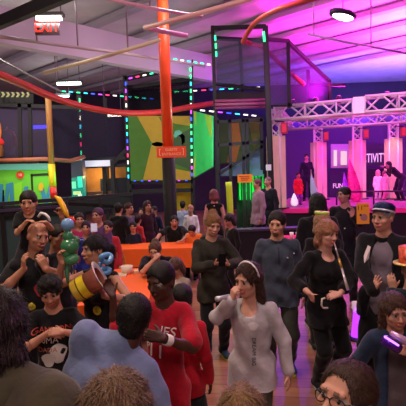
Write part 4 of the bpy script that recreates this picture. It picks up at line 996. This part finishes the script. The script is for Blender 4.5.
# tall person in the olive coat, back to us
oc = stand('person in an olive coat with long dark hair, back turned, bottom left', -9, 296, 1.3, yaw=160, head=(20, 12, 0), skin='8a6050', hair=('bob', '2e1c20'), vox=NV, w=1.5, HL=.205,
           top=dict(c='423c2e', hem=-.35, t=.05, wr=.007, name='coat', hood='3e3a2c'))
strands(oc, 12000, .05, .0018, .06, curl=.05)
tg = stand('person with tousled light brown hair at the bottom edge', 112, 384, 1.2, yaw=170, head=(0, 5, 0), skin='b08060', hair=('afro', '7e6248'), vox=NV, top=dict(c='3a3430', hem=-.2), pants=dict(c='202028'))
strands(tg, 14000, .045, .0015, .2, curl=.12)
bk = stand('small blond child, only the top of the head in view', 240, 393, 1.6, yaw=165, skin='c89a80', hair=('bob', '8a6a44'), vox=NV, top=dict(c='6a5a50', hem=-.1))
strands(bk, 5000, .05, .002, .2, curl=.08)
# child in the grey blue tee
bt = at(96, 372, 2.05)
bl = person('child in a grey blue tee leaning over, dark hair, back turned', (at(54, 380, 1.9)[0], 1.86), 1.80, HL=.22, yaw=168, skin='4a2d22', hair=('short', '120d0c'), vox=NV, lean=(12, -32), head=(10, 15, -10), w=1.1,
            top=dict(c='6c789c', sleeve='short', hem=-.12, wr=.005, nr=.72), pants=dict(c='24242c'))
strands(bl, 5000, .012, .0016, .8, curl=.4)
# boy in the red tee
rd = stand('boy in a red tee with white lettering and a white wristband', 163, 262, 2.68, yaw=-14, head=(-18, 10, 0), skin='4a2d22', hair=('short', '120d0c', .07), vox=NV, HL=.225, w=.85,
           top=dict(c='a8162a', sleeve='short', slen=.85, hem=-.2, wr=.005), pants=dict(c='2a1a1c'),
           arms={'R': dict(w=at(164, 339, 2.28), hint=(1, .3, -1), d=(-1, -.1, .35), n=(0, .6, -.3), curl=.4), 'L': dict(w=at(113, 296, 2.75), hint=(-.2, .2, -1), d=(-.5, .3, .8), n=(.5, -.5, .2), curl=.5)})
T_ = rd['TL']
shirt_print(rd, 'IES', .085, .045, T_ * .76, 'e8dcd8', rot=-12); shirt_print(rd, '11', .13, -.04, T_ * .50, 'e8dcd8', rot=-6); shirt_print(rd, 'P', .06, -.095, T_ * .56, 'e8dcd8')
S, Ep, Tw, gq = rd['arm']['R']; dv = (Ep - Tw) / np.linalg.norm(Ep - Tw)
MB().lathe([(.031, 0), (.033, .006), (.033, .04), (.031, .046)], 20, Matrix.Translation(Tw + dv * .005) @ along(dv), cap=False).build('wristband', mat('e8e4dc', rough=.5), rd['ob'])
rk = stand('child in a red top and dark jeans hidden behind the boy in red', 181, 285, 3.0, yaw=170, skin='4a2d22', hair=('short', '120d0c'), vox=.01, top=dict(c='c01c30', hem=-.16), pants=dict(c='1c2030'))
# girl in grey blowing a party horn
gl = stand('girl in a pale grey long sleeved shirt blowing a party horn', 250, 263, 3.1, yaw=-24, head=(-20, 6, 0), skin='c8927c', hair=('long', '3a231a', .085), vox=NV, w=1.12,
           top=dict(c='b4aeb2', sleeve='long', hem=-.2, t=.016, wr=.004, neck=.012), pants=dict(c='3a3630', mat=mat('4a463a', rough=.9, noise=.6, nscale=9)), 
           arms={'L': dict(w=at(232, 300, 2.83), hint=(-1, .2, -1), d=(.2, -.2, 1), n=(.8, .4, 0), curl=.75), 'R': dict(l=(.30, -.04, .66), hint=(1, .5, 0), curl=.3)})
headband(gl, 'e4dcd8', .008, .008, .104, .01, 'headband', .01)
T_ = gl['TL']; shirt_print(gl, 'DREAM BIG', .04, .05, T_ * .28, '4a464c', rot=-90); blotch(gl, .05, T_ * .72, .035, .03, 'c8c0c4')
mth = gl['hdw'](0, -.10, -.066)
e = empty('party_horn', 'silver party horn in the mouth of the girl in grey', 'party horn', tuple(mth))
hv = V3(at(217, 299, 2.72)) - mth
MB().tube([V3(0, 0, 0), hv * .45], [.006, .008], 10).build('mouthpiece', mat('d8c0a0', rough=.4), e)
MB().tube([hv * .45, hv * .8, hv], [.011, .014, .018], 12).build('horn_tube', FC('c8d0d0'), e)
strands(gl, 5000, .04, .0016, .08, curl=.04)
strands(rd, 3500, .009, .0016, .7, curl=.4); strands(jb, 3500, .018, .0016, .5, curl=.2); strands(mom, 3000, .05, .002, .15)
# woman in camouflage with a phone
cm_ = mat('4a4636', rough=.9, noise=.65, nscale=7)
cw_ = stand('woman in a dark camouflage jacket looking down at her phone', 211, 214, 4.86, yaw=6, head=(12, 14, 6), skin='c8937c', hair=('updo', '8a6038', .07), vox=NV, smile=True,
            top=dict(c='3c3a2e', mat=mat('2a2820', rough=.9, noise=.7, nscale=7), hem=-.17, t=.022, wr=.005, name='jacket', hood='2a2822', open=0), pants=dict(c='121216'), shoes=('2a4a5a', 'c8d040'),
            arms={'L': dict(w=at(214, 265, 4.55), hint=(-1, .2, -1), d=(.85, -.3, .35), n=(.3, .2, .8), curl=.6), 'R': dict(w=at(229, 265, 4.55), hint=(1, .2, -1), d=(-.85, -.3, .35), n=(-.3, .2, .8), curl=.6)})
def phone(label, c, rz, tilt, m='141418', scr=None, w=.075, h=.15):
    e = empty('mobile_phone', label, 'phone', tuple(c)); e.rotation_euler = (R(tilt), 0, R(rz))
    MB().box((0, 0, 0), (w, .010, h)).build('phone_case', mat(m, rough=.7, spec=.15), e)
    MB().box((0, .0055, 0), (w * .9, .002, h * .9)).build('screen', glow(scr or '8090b0', .5) if scr else mat('101018', rough=.15), e); return e
phone('dark phone in the hands of the woman in camouflage', at(222, 260, 4.47), 5, 15)
# man in the fleece
fl = stand('dark bearded man in a blue grey zip fleece, hands down', 277, 211, 4.47, yaw=-6, head=(-16, 8, 4), skin='cc967c', hair=('short', '1a1412', .07), beard='7a5646', vox=NV, w=1.12, HL=.252, smile=True,
           top=dict(c='3a4250', hem=-.14, t=.02, wr=.005, name='fleece', collar='323a48', nr=.85), pants=dict(c='3a3c38'), shoes=('1a6a80', 'd8d838'))
T_ = fl['TL']; mb = MB(); zp = [on_shirt(fl, 0, z, .002) for z in np.linspace(T_ * .95, T_ * .62, 8)]; mb.tube(zp, .004, 6); mb.build('zip', mat('181c24', rough=.4), fl['top'])
badge(fl, .09, T_ * .74, .010, 'c8c8d0', 'chest_logo'); badge(fl, .165, T_ * .80, .008, 'd0d0d8', 'sleeve_logo')
# woman in black with the long horn
wb = stand('woman in black with short fair hair and a long silver horn in her mouth', 325, 221, 4.1, yaw=14, head=(12, 6, 4), skin='cc9684', hair=('bob', 'a06c50', .045), vox=NV, w=1.1,
           top=dict(c='111014', sleeve='long', slen=.9, cuff=.62, hem=-.2, t=.02, bust=1, neck=.006), pants=dict(c='0e0e11'),
           arms={'L': dict(w=at(309, 293, 3.78), hint=(-1, .3, -.7), d=(.5, -.2, -.8), n=(.6, .4, 0), curl=.5), 'R': dict(w=at(340, 294, 3.82), hint=(1, .3, -.6), d=(-1, -.2, -.1), n=(0, .5, -.5), curl=.5)})
mth = wb['hdw'](0, -.10, -.066); tip = at(348, 290, 3.75); hv = tip - mth
e = empty('party_horn', 'long thin silver horn hanging from the mouth of the woman in black', 'party horn', tuple(mth))
MB().tube([V3(0, 0, 0), hv * .35], [.006, .008], 10).build('mouthpiece', FC('b8a8a8'), e)
MB().tube([hv * .35, hv * .55], [.012, .012], 10).build('gold_section', FC('c89a50'), e)
MB().tube([hv * .55, hv], [.009, .014], 12).build('horn_tube', FC('d8ccd0'), e)
phone('black phone held in front of her hip by the woman in black', at(319, 303, 3.72), 10, -10, '0c0c10')
tag(MB().tube([at(325, 298, 3.70), at(322, 299, 3.69), at(321.5, 305, 3.69), at(323, 308, 3.70), at(328, 308, 3.70)], .009, 8).build('phone_strap', mat('d8ccc0', rough=.4)), 'pale ring strap beside the phone of the woman in black', 'strap')
wl = stand('person with tan hair and a lime band behind the woman in black', 322, 213, 5.0, yaw=175, skin='c08a78', hair=('bob', 'a0785a'), vox=.009, top=dict(c='1c161c', hem=-.1))
MB().lathe([(.085, 0), (.088, .02), (.086, .035), (.078, .035)], 24, Matrix.Translation(wl['hdl'](0, .01, .098)) @ Matrix.Rotation(R(-4), 4, 'Y')).build('lime_band', mat('b8d050', rough=.5), wl['ob'])
strands(fl, 4000, .02, .0014, .35, curl=.1); strands(wb, 5000, .025, .0016, .06, curl=.04); strands(cw_, 4000, .03, .0016, .2, curl=.1)
# grey haired man
gm = stand('grey haired man in a dark sequined cap, black jacket and grey shirt', 384, 204, 4.0, yaw=-34, head=(-20, 2, 0), skin='c88e7a', hair=('sides', '8a8080'), vox=NV, w=1.2, HL=.25, smile=True,
           top=dict(c='131217', hem=-.16, t=.028, wr=.005, name='jacket', open=1, under='6e6470', collar='141318'), pants=dict(c='0f0f12'),
           arms={'L': dict(w=at(377, 309, 3.58), hint=(-1, .2, -.6), d=(.2, -.2, 1), n=(1, .2, 0), curl=.15, spread=1), 'R': dict(l=(.32, -.06, .88), curl=.4)})
hd = gm['hdl']; hm_ = Matrix.Translation(hd(0, .022, .062)) @ Matrix([list(gm['Rh'][i]) + [0] for i in range(3)] + [[0, 0, 0, 1]]) @ Matrix.Rotation(R(-20), 4, 'X')
SEQ = mat('16204a', rough=.3, metal=.5, noise=.9, nscale=55, bump=.6, bscale=90)
ca = MB().lathe([(.093, -.02), (.100, .015), (.096, .045), (.070, .07), (.001, .078)], 24, hm_).build('cap', SEQ, gm['ob'])
MB().lathe([(.096, -.024), (.103, -.022), (.104, -.008), (.099, -.008)], 24, hm_, cap=False).build('silver_band', FC('d8d8e8'), ca)
mb = MB(); pts = []
for t in np.linspace(-1.1, 1.1, 12): pts.append(hm_ @ Vector((.098 * math.sin(t), -.098 * math.cos(t), -.02)))
out_ = [hm_ @ Vector((.10 * math.sin(t), -.098 * math.cos(t) - .06 * math.cos(t * 1.3), -.035)) for t in np.linspace(-1.1, 1.1, 12)]
mb.add([tuple(p) for p in pts] + [tuple(p) for p in out_] + [(p[0], p[1], p[2] - .006) for p in pts] + [(p[0], p[1], p[2] - .006) for p in out_],
       [(i, i + 1, 13 + i, 12 + i) for i in range(11)] + [(24 + i, 36 + i, 37 + i, 25 + i) for i in range(11)] + [(12 + i, 13 + i, 37 + i, 36 + i) for i in range(11)])
mb.build('peak', SEQ, ca)
T_ = gm['TL']; p_ = [on_shirt(gm, -.115 + dx, T_ * zz, .003) for dx, zz in ((-.012, .92), (.018, .90), (.012, .72), (-.012, .66), (-.03, .76))]
MB().slab(p_, (0, -.004, 0)).build('white_patch', mat('c8b8b8'), gm['top'])
# man with glasses in front
ge = stand('man with glasses and short dark hair in the front, seen from the side', 346, 364, 1.4, yaw=-56, head=(2, -15, 0), skin='c08a72', hair=('short', '3a261c', .098), vox=.0055, HL=.235, w=1.1, top=dict(c='121216', hem=-.1))
eyeglasses(ge, m=mat('30302e', rough=.3, metal=.5))
strands(ge, 9000, .022, .0013, .30, curl=.06)
# girl at the right
gr = stand('girl in a navy cardigan at the right holding a purple glow tube', 394, 293, 2.7, yaw=-4, head=(0, 8, -4), skin='c08a76', hair=('long', '4a2e24', .075), vox=.006,
           top=dict(c='243048', hem=-.18, name='cardigan', open=1, under='5a5054', t=.018), pants=dict(c='2c2a2c'),
           arms={'R': dict(w=at(412, 352, 2.42), hint=(1, .2, -1), d=(-.9, -.2, .3), n=(0, .6, -.2), curl=.7), 'L': dict(l=(-.23, -.06, .70), curl=.4)})
strands(gr, 5000, .03, .0016, .05, curl=.05)
e = empty('glow_tube', 'purple glowing tube held by the girl at the right', 'glow tube', tuple(at(391, 342, 2.36)))
o7 = at(391, 342, 2.36)
MB().tube([at(384, 339.5, 2.36) - o7, at(399, 349, 2.36) - o7], .030, 14).build('purple_tube', mat('5a20a0', rough=.15, metal=.4), e)
MB().tube([at(384.5, 336.5, 2.33) - o7, at(398.5, 345.5, 2.33) - o7], .006, 8).build('lit_edge', glow('c070ff', 3), e)
tag(MB().tube([at(391, 333, 2.35), at(406, 341, 2.35), at(415, 346, 2.35)], [.014, .022, .026], 12).build('foil_horn', FC('c8a0c8')), 'pale foil horn just above the purple glow tube', 'party horn')
# person with the glitter hat at the right edge
gh = stand('person in a dark teal top with a glitter hat at the right edge', 412, 258, 3.35, yaw=150, head=(0, 6, 0), skin='b08068', hair=('short', '7a5a48'), vox=.009, top=dict(c='22303a', hem=-.1),
           arms={'R': dict(w=at(393, 290, 3.05), hint=(-.6, -.2, -1), d=(-.1, .1, 1), n=(.2, .8, 0), curl=.3)})
hm_ = Matrix.Translation(gh['hdl'](0, .01, .07)) @ Matrix.Rotation(R(3), 4, 'Y')
MB().lathe([(.098, 0), (.096, .135), (.001, .137)], 26, hm_, cap=False).build('glitter_hat', mat('d85038', rough=.35, metal=.3, noise=.6, nscale=40), gh['ob'])
MB().lathe([(.108, -.004), (.145, -.006), (.145, .006), (.108, .008)], 26, hm_, cap=False).build('gold_rim', FC('e8c878'), gh['ob'])
mb = MB(); mb.bar(hm_ @ Vector((.0, .107, .01)), hm_ @ Vector((.0, .107, .134)), .022, .006); mb.build('green_stripe', mat('30d080', emit='30e080', estr=.8), gh['ob'])

# --- seated at the tables
def chair(label, x, y, rz):
    e = empty('folding_chair', label, 'chair', (x, y, 0), R(rz), 'folding chairs at the party tables'); m = mat('2a2a2e', rough=.5)
    MB().box((0, 0, .43), (.40, .40, .025)).build('seat', m, e); MB().box((0, .19, .74), (.38, .02, .2)).build('backrest', m, e)
    for sx in (-1, 1):
        MB().tube([(sx * .18, -.18, 0), (sx * .18, .19, .84)], .012, 8).build('leg', m, e); MB().tube([(sx * .165, .2, 0), (sx * .165, -.16, .43)], .012, 8).build('leg', m, e)
    return e
def seated(label, px, py, Y, yaw, chl, **k):
    p = at(px, py, Y); H = k.pop('H', 1.7)
    lean = k.get('lean', (0, 0)); o = person(label, (p[0], p[1]), H, yaw=yaw, sit=.50, **k)
    off = p - o['hdw'](0, 0, .115); d = V3(off[0], off[1], 0); o['ob'].location = V3(o['ob'].location) + d
    chair(chl, o['ob'].location[0], o['ob'].location[1] + .0, yaw); return o
wt = seated('woman in black with glasses at the near orange table, hand at her mouth', 154, 240, 5.85, -14, 'folding chair under the woman at the near orange table', H=1.66, skin='c89680', hair=('updo', '5a3c28', .07), vox=.009, head=(4, 14, 0), lean=(16, 0), w=1.25,
            top=dict(c='121114', sleeve='short', slen=.75, t=.018), arms={'L': dict(w=at(149, 263, 5.5), hint=(-1, .1, -1), d=(.6, .2, .7), n=(.3, .9, 0), curl=.7)})
eyeglasses(wt, '201818')
bm_ = seated('bearded man in black leaning on the far orange table', 174, 216, 8.95, 4, 'folding chair behind the far table under the bearded man', H=1.74, skin='b88470', hair=('short', '1a1210'), beard='1c120e', vox=.012, lean=(14, 0), w=1.15, top=dict(c='16171a', sleeve='short'),
             arms={'L': dict(w=(-1.0, 8.35, .80), hint=(-1, .3, 0), d=(.9, -.3, 0), n=(0, 0, -1)), 'R': dict(w=(-.45, 8.4, .80), hint=(1, .3, 0), d=(-.9, -.3, 0), n=(0, 0, -1))})
kd2 = seated('dark haired child in orange with head down at the far table', 191, 230, 8.55, -20, 'folding chair under the child in orange', H=1.45, skin='b88470', hair=('short', '141012'), vox=.012, lean=(22, 0), head=(0, 30, 0), top=dict(c='e07a38'))
kd3 = seated('child in a yellow top at the left end of the far orange table', 116, 236, 7.3, 40, 'folding chair under the child in yellow', H=1.3, skin='a87058', hair=('bob', '2a1a14'), vox=.012, head=(10, 10, 0), top=dict(c='c88a28'))
kd4 = stand('fair child in a cream top behind the boy in red, looking down', 178, 258, 5.0, yaw=-30, head=(-10, 30, 0), skin='c08a74', hair=('bob', '5a3c30'), vox=.01, top=dict(c='c8b8a4', hem=-.12, sleeve='short'), pants=dict(c='8a98a0'))

# --- standing further back
def far(label, px, py, Y, yaw, hair, top, z=0.0, vox=.016, **k):
    if not isinstance(top, dict): top = dict(c=top, hem=-.12)
    k.setdefault('skin', 'b88470'); return stand(label, px, py, Y, z=z, yaw=yaw, hair=hair, top=top, vox=vox, **k)
far('adult in a long dark jacket with back turned beyond the far table', 118, 203, 8.9, 165, ('short', '120e10'), dict(c='131318', hem=-.3, t=.02), w=1.1)
far('adult in a grey purple shirt beside the dark jacketed adult', 128, 203, 9.2, 60, ('short', '3a1820'), dict(c='584a68', hem=-.15))
far('child in a red top between the purple shirt and the dark haired woman', 137, 215, 9.4, 150, ('short', '2a1418'), 'c03038')
far('woman in maroon with long dark red hair beyond the far table', 147, 201, 9.8, 35, ('long', '3a141c'), dict(c='3a1a30', hem=-.2))
far('person in navy standing right behind the woman in maroon', 154, 206, 10.2, -20, ('short', '18141c'), dict(c='20264a', hem=-.15))
far('child in a dark blue top crouched in front of the woman in maroon', 133, 222, 8.8, 0, ('short', '1a1418'), '1c2238')
far('boy in a pale blue tee by the yellow panel, back turned', 182.5, 201, 11.0, 172, ('short', '15100f'), dict(c='8a98b8', hem=-.12, sleeve='short'))
far('small child in a white top beside the boy in pale blue', 190.5, 205, 10.6, -12, ('short', 'a0685c'), dict(c='d8d0dc', hem=-.14), smile=False)
far('woman with dark red hair and a black vest bending behind the camouflage jacket', 214, 190, 9.4, 170, ('bob', '6a2a30'), dict(c='141014', sleeve='none', hem=-.1), skin='c88a88', head=(20, 20, 0))
far('person with dark hair and a dark top leaning in behind the camouflage jacket', 231, 214, 7.6, -60, ('bob', '1c1014'), dict(c='1a1418', hem=-.12), skin='b87470', head=(0, 20, 0))
far('man in a grey pink sweater facing the slat screen', 257.5, 179, 10.6, -75, ('short', '5a3040'), dict(c='8a6a80', hem=-.14, t=.02), pants=dict(c='1a1824'), w=1.1)
far('bald man in black beside the man in the grey pink sweater', 268, 177, 11.2, -50, ('buzz', '6a5058'), dict(c='14121c', hem=-.12), w=1.1)
far('person in black with big dark hair in front of the stage, back turned', 317.5, 194, 5.7, 178, ('bob', '0c0a0e'), dict(c='100e14', hem=-.2, t=.03), w=1.2, HL=.27)
qm = far('man in dark clothes in front of the stage holding up an orange card', 345, 187, 6.6, -30, ('short', '161014'), dict(c='17141f', hem=-.12), vox=.011, skin='b07478', head=(-35, 0, 0), w=1.1,
         arms={'R': dict(w=at(352, 216, 6.1), hint=(.6, .2, -1), d=(.1, -.1, 1), n=(-.6, -.4, 0), curl=.5)})
oc_ = at(363, 213.5, 5.95); e = empty('ticket_card', 'orange price card held up in front of the stage', 'card', tuple(oc_), R(-4))
MB().box((0, 0, 0), (.175, .008, .30)).build('card_sheet', mat('e8952c', rough=.6), e)
text('11°°', .095, Matrix.Translation((-.005, -.005, .08)) @ Matrix.Rotation(R(90), 4, 'X'), mat('201410'), e, depth=.001)
MB().slab([(.012 + .05 * math.cos(a), -.0045, -.055 + .05 * math.sin(a)) for a in np.linspace(0, 2 * math.pi, 20)[:-1]], (0, -.002, 0)).build('round_picture', mat('a06878'), e)
MB().box((-.035, -.0055, -.02), (.028, .004, .03)).build('picture_mark', mat('281818'), e)
badge(bpy and qm, .02, qm['TL'] * .5, .012, 'c8c8d8', 'chest_logo')
far('person in magenta in the dim crowd behind the green balloon figure', 79, 213, 7.4, 20, ('short', '2a141c'), 'a02858')
far('person in a purple cap and violet top in the crowd behind the family', 98, 208, 7.0, -20, ('short', '4a2a48'), dict(c='5a3a68', hem=-.15), arms={'L': dict(w=at(93, 234, 6.6), d=(.1, -.1, 1), n=(.3, -1, 0), curl=.5, hint=(-1, 0, -1))})
far('child in a shiny blue jacket in the crowd behind the green balloon', 86, 221, 6.7, 10, ('short', '1c1420'), dict(c='2a3080', mat=mat('2a3080', rough=.25, metal=.3, noise=.5, nscale=9), hem=-.12))
far('child in red in the crowd right of the ponytailed woman', 108, 221, 7.0, -10, ('short', '241014'), 'b02838')
far('person in dark clothes in the dim crowd just left of the orange column', 141, 208, 11.8, 0, ('short', '221820'), '28202c')
phone('bright lit phone screen in the crowd behind the family', at(94, 227.5, 6.55), 180, 5, 'e8d8f0', scr='ffe8ff', w=.10, h=.13)
# upper deck visitor and stage people
ud = at(13.5, 128, 11.9); far('person in a maroon shirt on the upper deck at the left', 13.5, 128, 11.9, -60, ('short', '2a1a18'), dict(c='6a1c28', hem=-.12), z=at(13, 162, 11.9)[2], pants=dict(c='5a5a60'), arms={'L': dict(l=(-.2, -.35, 1.1)), 'R': dict(l=(.2, -.35, 1.15))})
STZ = SZ
far('performer in dark clothes standing at the left on the stage', 306.5, 154, 16.6, -10, ('short', '1a1018'), '1c1430', z=STZ, skin='c07898')
far('child performer in red beside the small white lamp on the stage', 298, 172.5, 15.0, 10, ('short', '301018'), dict(c='e02038', hem=-.3), z=STZ, pants=dict(c='a030c0'), skin='e06080')
bp_ = at(401, 160, 15.2)
person('performer in dark clothes bending forward at the right of the stage', (bp_[0], bp_[1]), 1.75, yaw=-80, z=STZ, lean=(52, 0), skin='a05880', hair=('long', '180c1c'), vox=.016, top=dict(c='241030', hem=-.1), pants=dict(c='1c0c28'), arms={'L': dict(w=at(386, 172, 15.0)), 'R': dict(w=at(384, 167, 15.2))})
far('performer in white and pale pink at the right of the stage', 378, 170, 16.2, -20, ('bob', 'e080b0'), dict(c='f0c8e0', hem=-.4), z=STZ, skin='e8a0b8', pants=dict(c='f0d0e8'))
far('small performer in pink beside the one in white on the stage', 384.5, 171, 15.8, 20, ('bob', '803060'), dict(c='f08ac0', hem=-.3), z=STZ, skin='e8a0b8', pants=dict(c='d868a8'))
# purple floor lamp
fl_ = atz(357, 339, 0); e = empty('floor_lamp', 'purple glowing floor lamp with a cream top beside the woman in black', 'lamp', tuple(fl_))
MB().lathe([(.11, 0), (.12, .02), (.02, .03)], 20).build('base', mat('241a2c', rough=.5), e)
MB().lathe([(.075, .04), (.055, .2), (.045, .36)], 20).build('glowing_body', glow('a030ff', 2.2), e)
MB().lathe([(.04, .36), (.062, .40), (.064, .48), (.03, .49)], 20).build('cream_top', mat('e8d0c0', emit='e8c8d8', estr=.35), e)
l = bpy.data.lights.new('lamp', 'POINT'); l.energy = 6; l.color = lin('a030ff'); l.shadow_soft_size = .1; lo = link('lamp_glow', l, e); lo.location = (0, -.25, .3)
# ------------------------------------------------------------------ light
def spot(p, tgt, e, c, ang=70, size=.15, blend=.6):
    l = bpy.data.lights.new('stage_spot', 'SPOT'); l.energy = e; l.color = lin(c); l.spot_size = R(ang); l.spot_blend = blend; l.shadow_soft_size = size
    o = link('stage_spot', l); o.location = tuple(p); d = Vector(tuple(V3(tgt) - V3(p))); o.rotation_euler = d.to_track_quat('-Z', 'Y').to_euler(); return o
def area(p, tgt, e, c, sx, sy):
    l = bpy.data.lights.new('hall_fill', 'AREA'); l.energy = e; l.color = lin(c); l.shape = 'RECTANGLE'; l.size = sx; l.size_y = sy
    o = link('hall_fill', l); o.location = tuple(p); d = Vector(tuple(V3(tgt) - V3(p))); o.rotation_euler = d.to_track_quat('-Z', 'Y').to_euler(); return o
MG, VI, PK = 'ff20d8', '7030ff', 'ff50c0'
# lamps on the truss washing the ceiling and the stage
for s, v, c, e, tx, ty in ((2.0, 0, MG, 900, -1.5, .5), (3.0, 0, 'ff38dc', 1500, 0, -.5), (4.6, 0, 'ff48e0', 1900, 1, 0), (2.2, 1.5, MG, 600, 0, 0), (4.8, 1.5, 'ff70ea', 1300, .5, 0), (1.8, 2.5, 'a040f0', 260, -1, .5)):
    p = S_(s, v, 4.5); spot(p, p + V3(tx, ty, 2), e, c, 150, .15)
for s, v, c, e in ((.6, 5.5, '5a40e0', 600), (3.2, 6, '7050ff', 1100), (5.6, 6, 'a080ff', 1400)):
    p = S_(s, v, 4.4); spot(p, p + V3(0, 1.2, 2), e, c, 150, .15)
for s, c, e in ((.5, MG, 170), (1.8, MG, 170), (3.2, MG, 190), (5.2, 'ff30e0', 380)):
    p = S_(s, .2, 4.0); spot(p, S_(s, 3.6, .9), e, c, 75, .1)
for s, c, e in ((1.5, MG, 100), (3.9, 'ffe8c0', 110), (2.9, MG, 110)):
    p = S_(s, 2.2, 4.0); spot(p, S_(s + .2, 3.9, 1.8), e, c, 60, .1)
for s in (1.0, 3.0):
    p = S_(s, 4.3, 4.0); spot(p, S_(s, 7, 2.2), 130, 'a030e0', 120, .1)  # violet wash added to lift the backdrop like haze
# magenta wash from the truss over the floor in front of the stage
for s, c, e in ((.3, VI, 260), (2.2, MG, 170), (4.2, VI, 240)):
    p = S_(s, -.4, 4.0); spot(p, (p[0] - 1.0, 5.5, 0), e, c, 60, .1)
spot((1.2, 7.0, 6.2), S_(1.6, 0, 4.0), 500, 'ffa0e8', 50, .1); spot((3.2, 6.0, 6.2), S_(4.2, 0, 4.0), 700, 'ffb0ee', 50, .1)  # spots added out in the hall to brighten the front truss, no fixtures
spot(S_(0, -.2, 4.4), at(110, 45, 10.5), 260, 'a880ff', 60, .1)
# unseen fill lights added over the crowd, without fixtures
area((-3.0, 3.5, 6.3), (-2.2, 4, 0), 190, 'ffe6d0', 1.2, .3)
area((1.5, 2.5, 6.3), (1, 4, 0), 130, 'ffd8d8', 1.2, .3)
area((-4.5, 9.5, 6.3), (-4, 10, 0), 150, 'fff0dc', 1.2, .3)
area((0, 9.0, 6.3), (0, 9, 0), 90, 'ffd8e0', 1.2, .3)
area((-.3, -1.2, 4.2), (0, 4, 1.0), 70, 'ffdcd0', 1.5, .5)  # fill from behind the camera towards the crowd
# fill points added at the slat screen, in the kitchen and before the murals
def pt(p, e, c, r=.1):
    l = bpy.data.lights.new('lamp', 'POINT'); l.energy = e; l.color = lin(c); l.shadow_soft_size = r; o = link('lamp', l); o.location = tuple(p)  # fill light only, no lamp fixture stands here
pt(at(251, 193, 12.1), 14, '20ff70'); pt(at(98, 175, 12.9), 25, 'ffc070'); pt(at(20, 172, 9.9), 45, 'f0ffd0'); pt(at(160, 130, 10.6), 30, 'ffffe0'); pt(at(205, 130, 10.4), 28, 'e0ffd0'); pt(at(70, 180, 11.0), 10, '40ffd0')
pt(at(3, 140, 10.6), 12, 'ffe0b0'); pt(at(243, 140, 10.8), 28, 'd0d8ff', .2); pt(at(255, 192, 11.6), 14, '20ff70')  # more added fill: statue, climbing grid and slats
for q, e_ in (((-9, 13, 5.2), 50), ((-4.5, 11, 5.3), 38), ((-6, 18, 5.2), 50), ((-1.0, 15, 5.3), 34)): pt(q, e_, 'f0f2e8', .3)  # bare points added to brighten the left ceiling in place of bounce
pt(at(66, 132, 15.5), 40, '7050c0', .3); pt(at(25, 135, 13.5), 20, '8060b0', .3)  # violet fill added behind the left netting
wd = bpy.data.worlds.new('hall'); scene.world = wd; wd.use_nodes = True
wd.node_tree.nodes['Background'].inputs[0].default_value = (.5, .43, .5, 1); wd.node_tree.nodes['Background'].inputs[1].default_value = .5
vs = scene.view_settings; vs.view_transform = 'Standard'; vs.look = 'None'; vs.gamma = 1; vs.exposure = 0; vs.use_curve_mapping = False
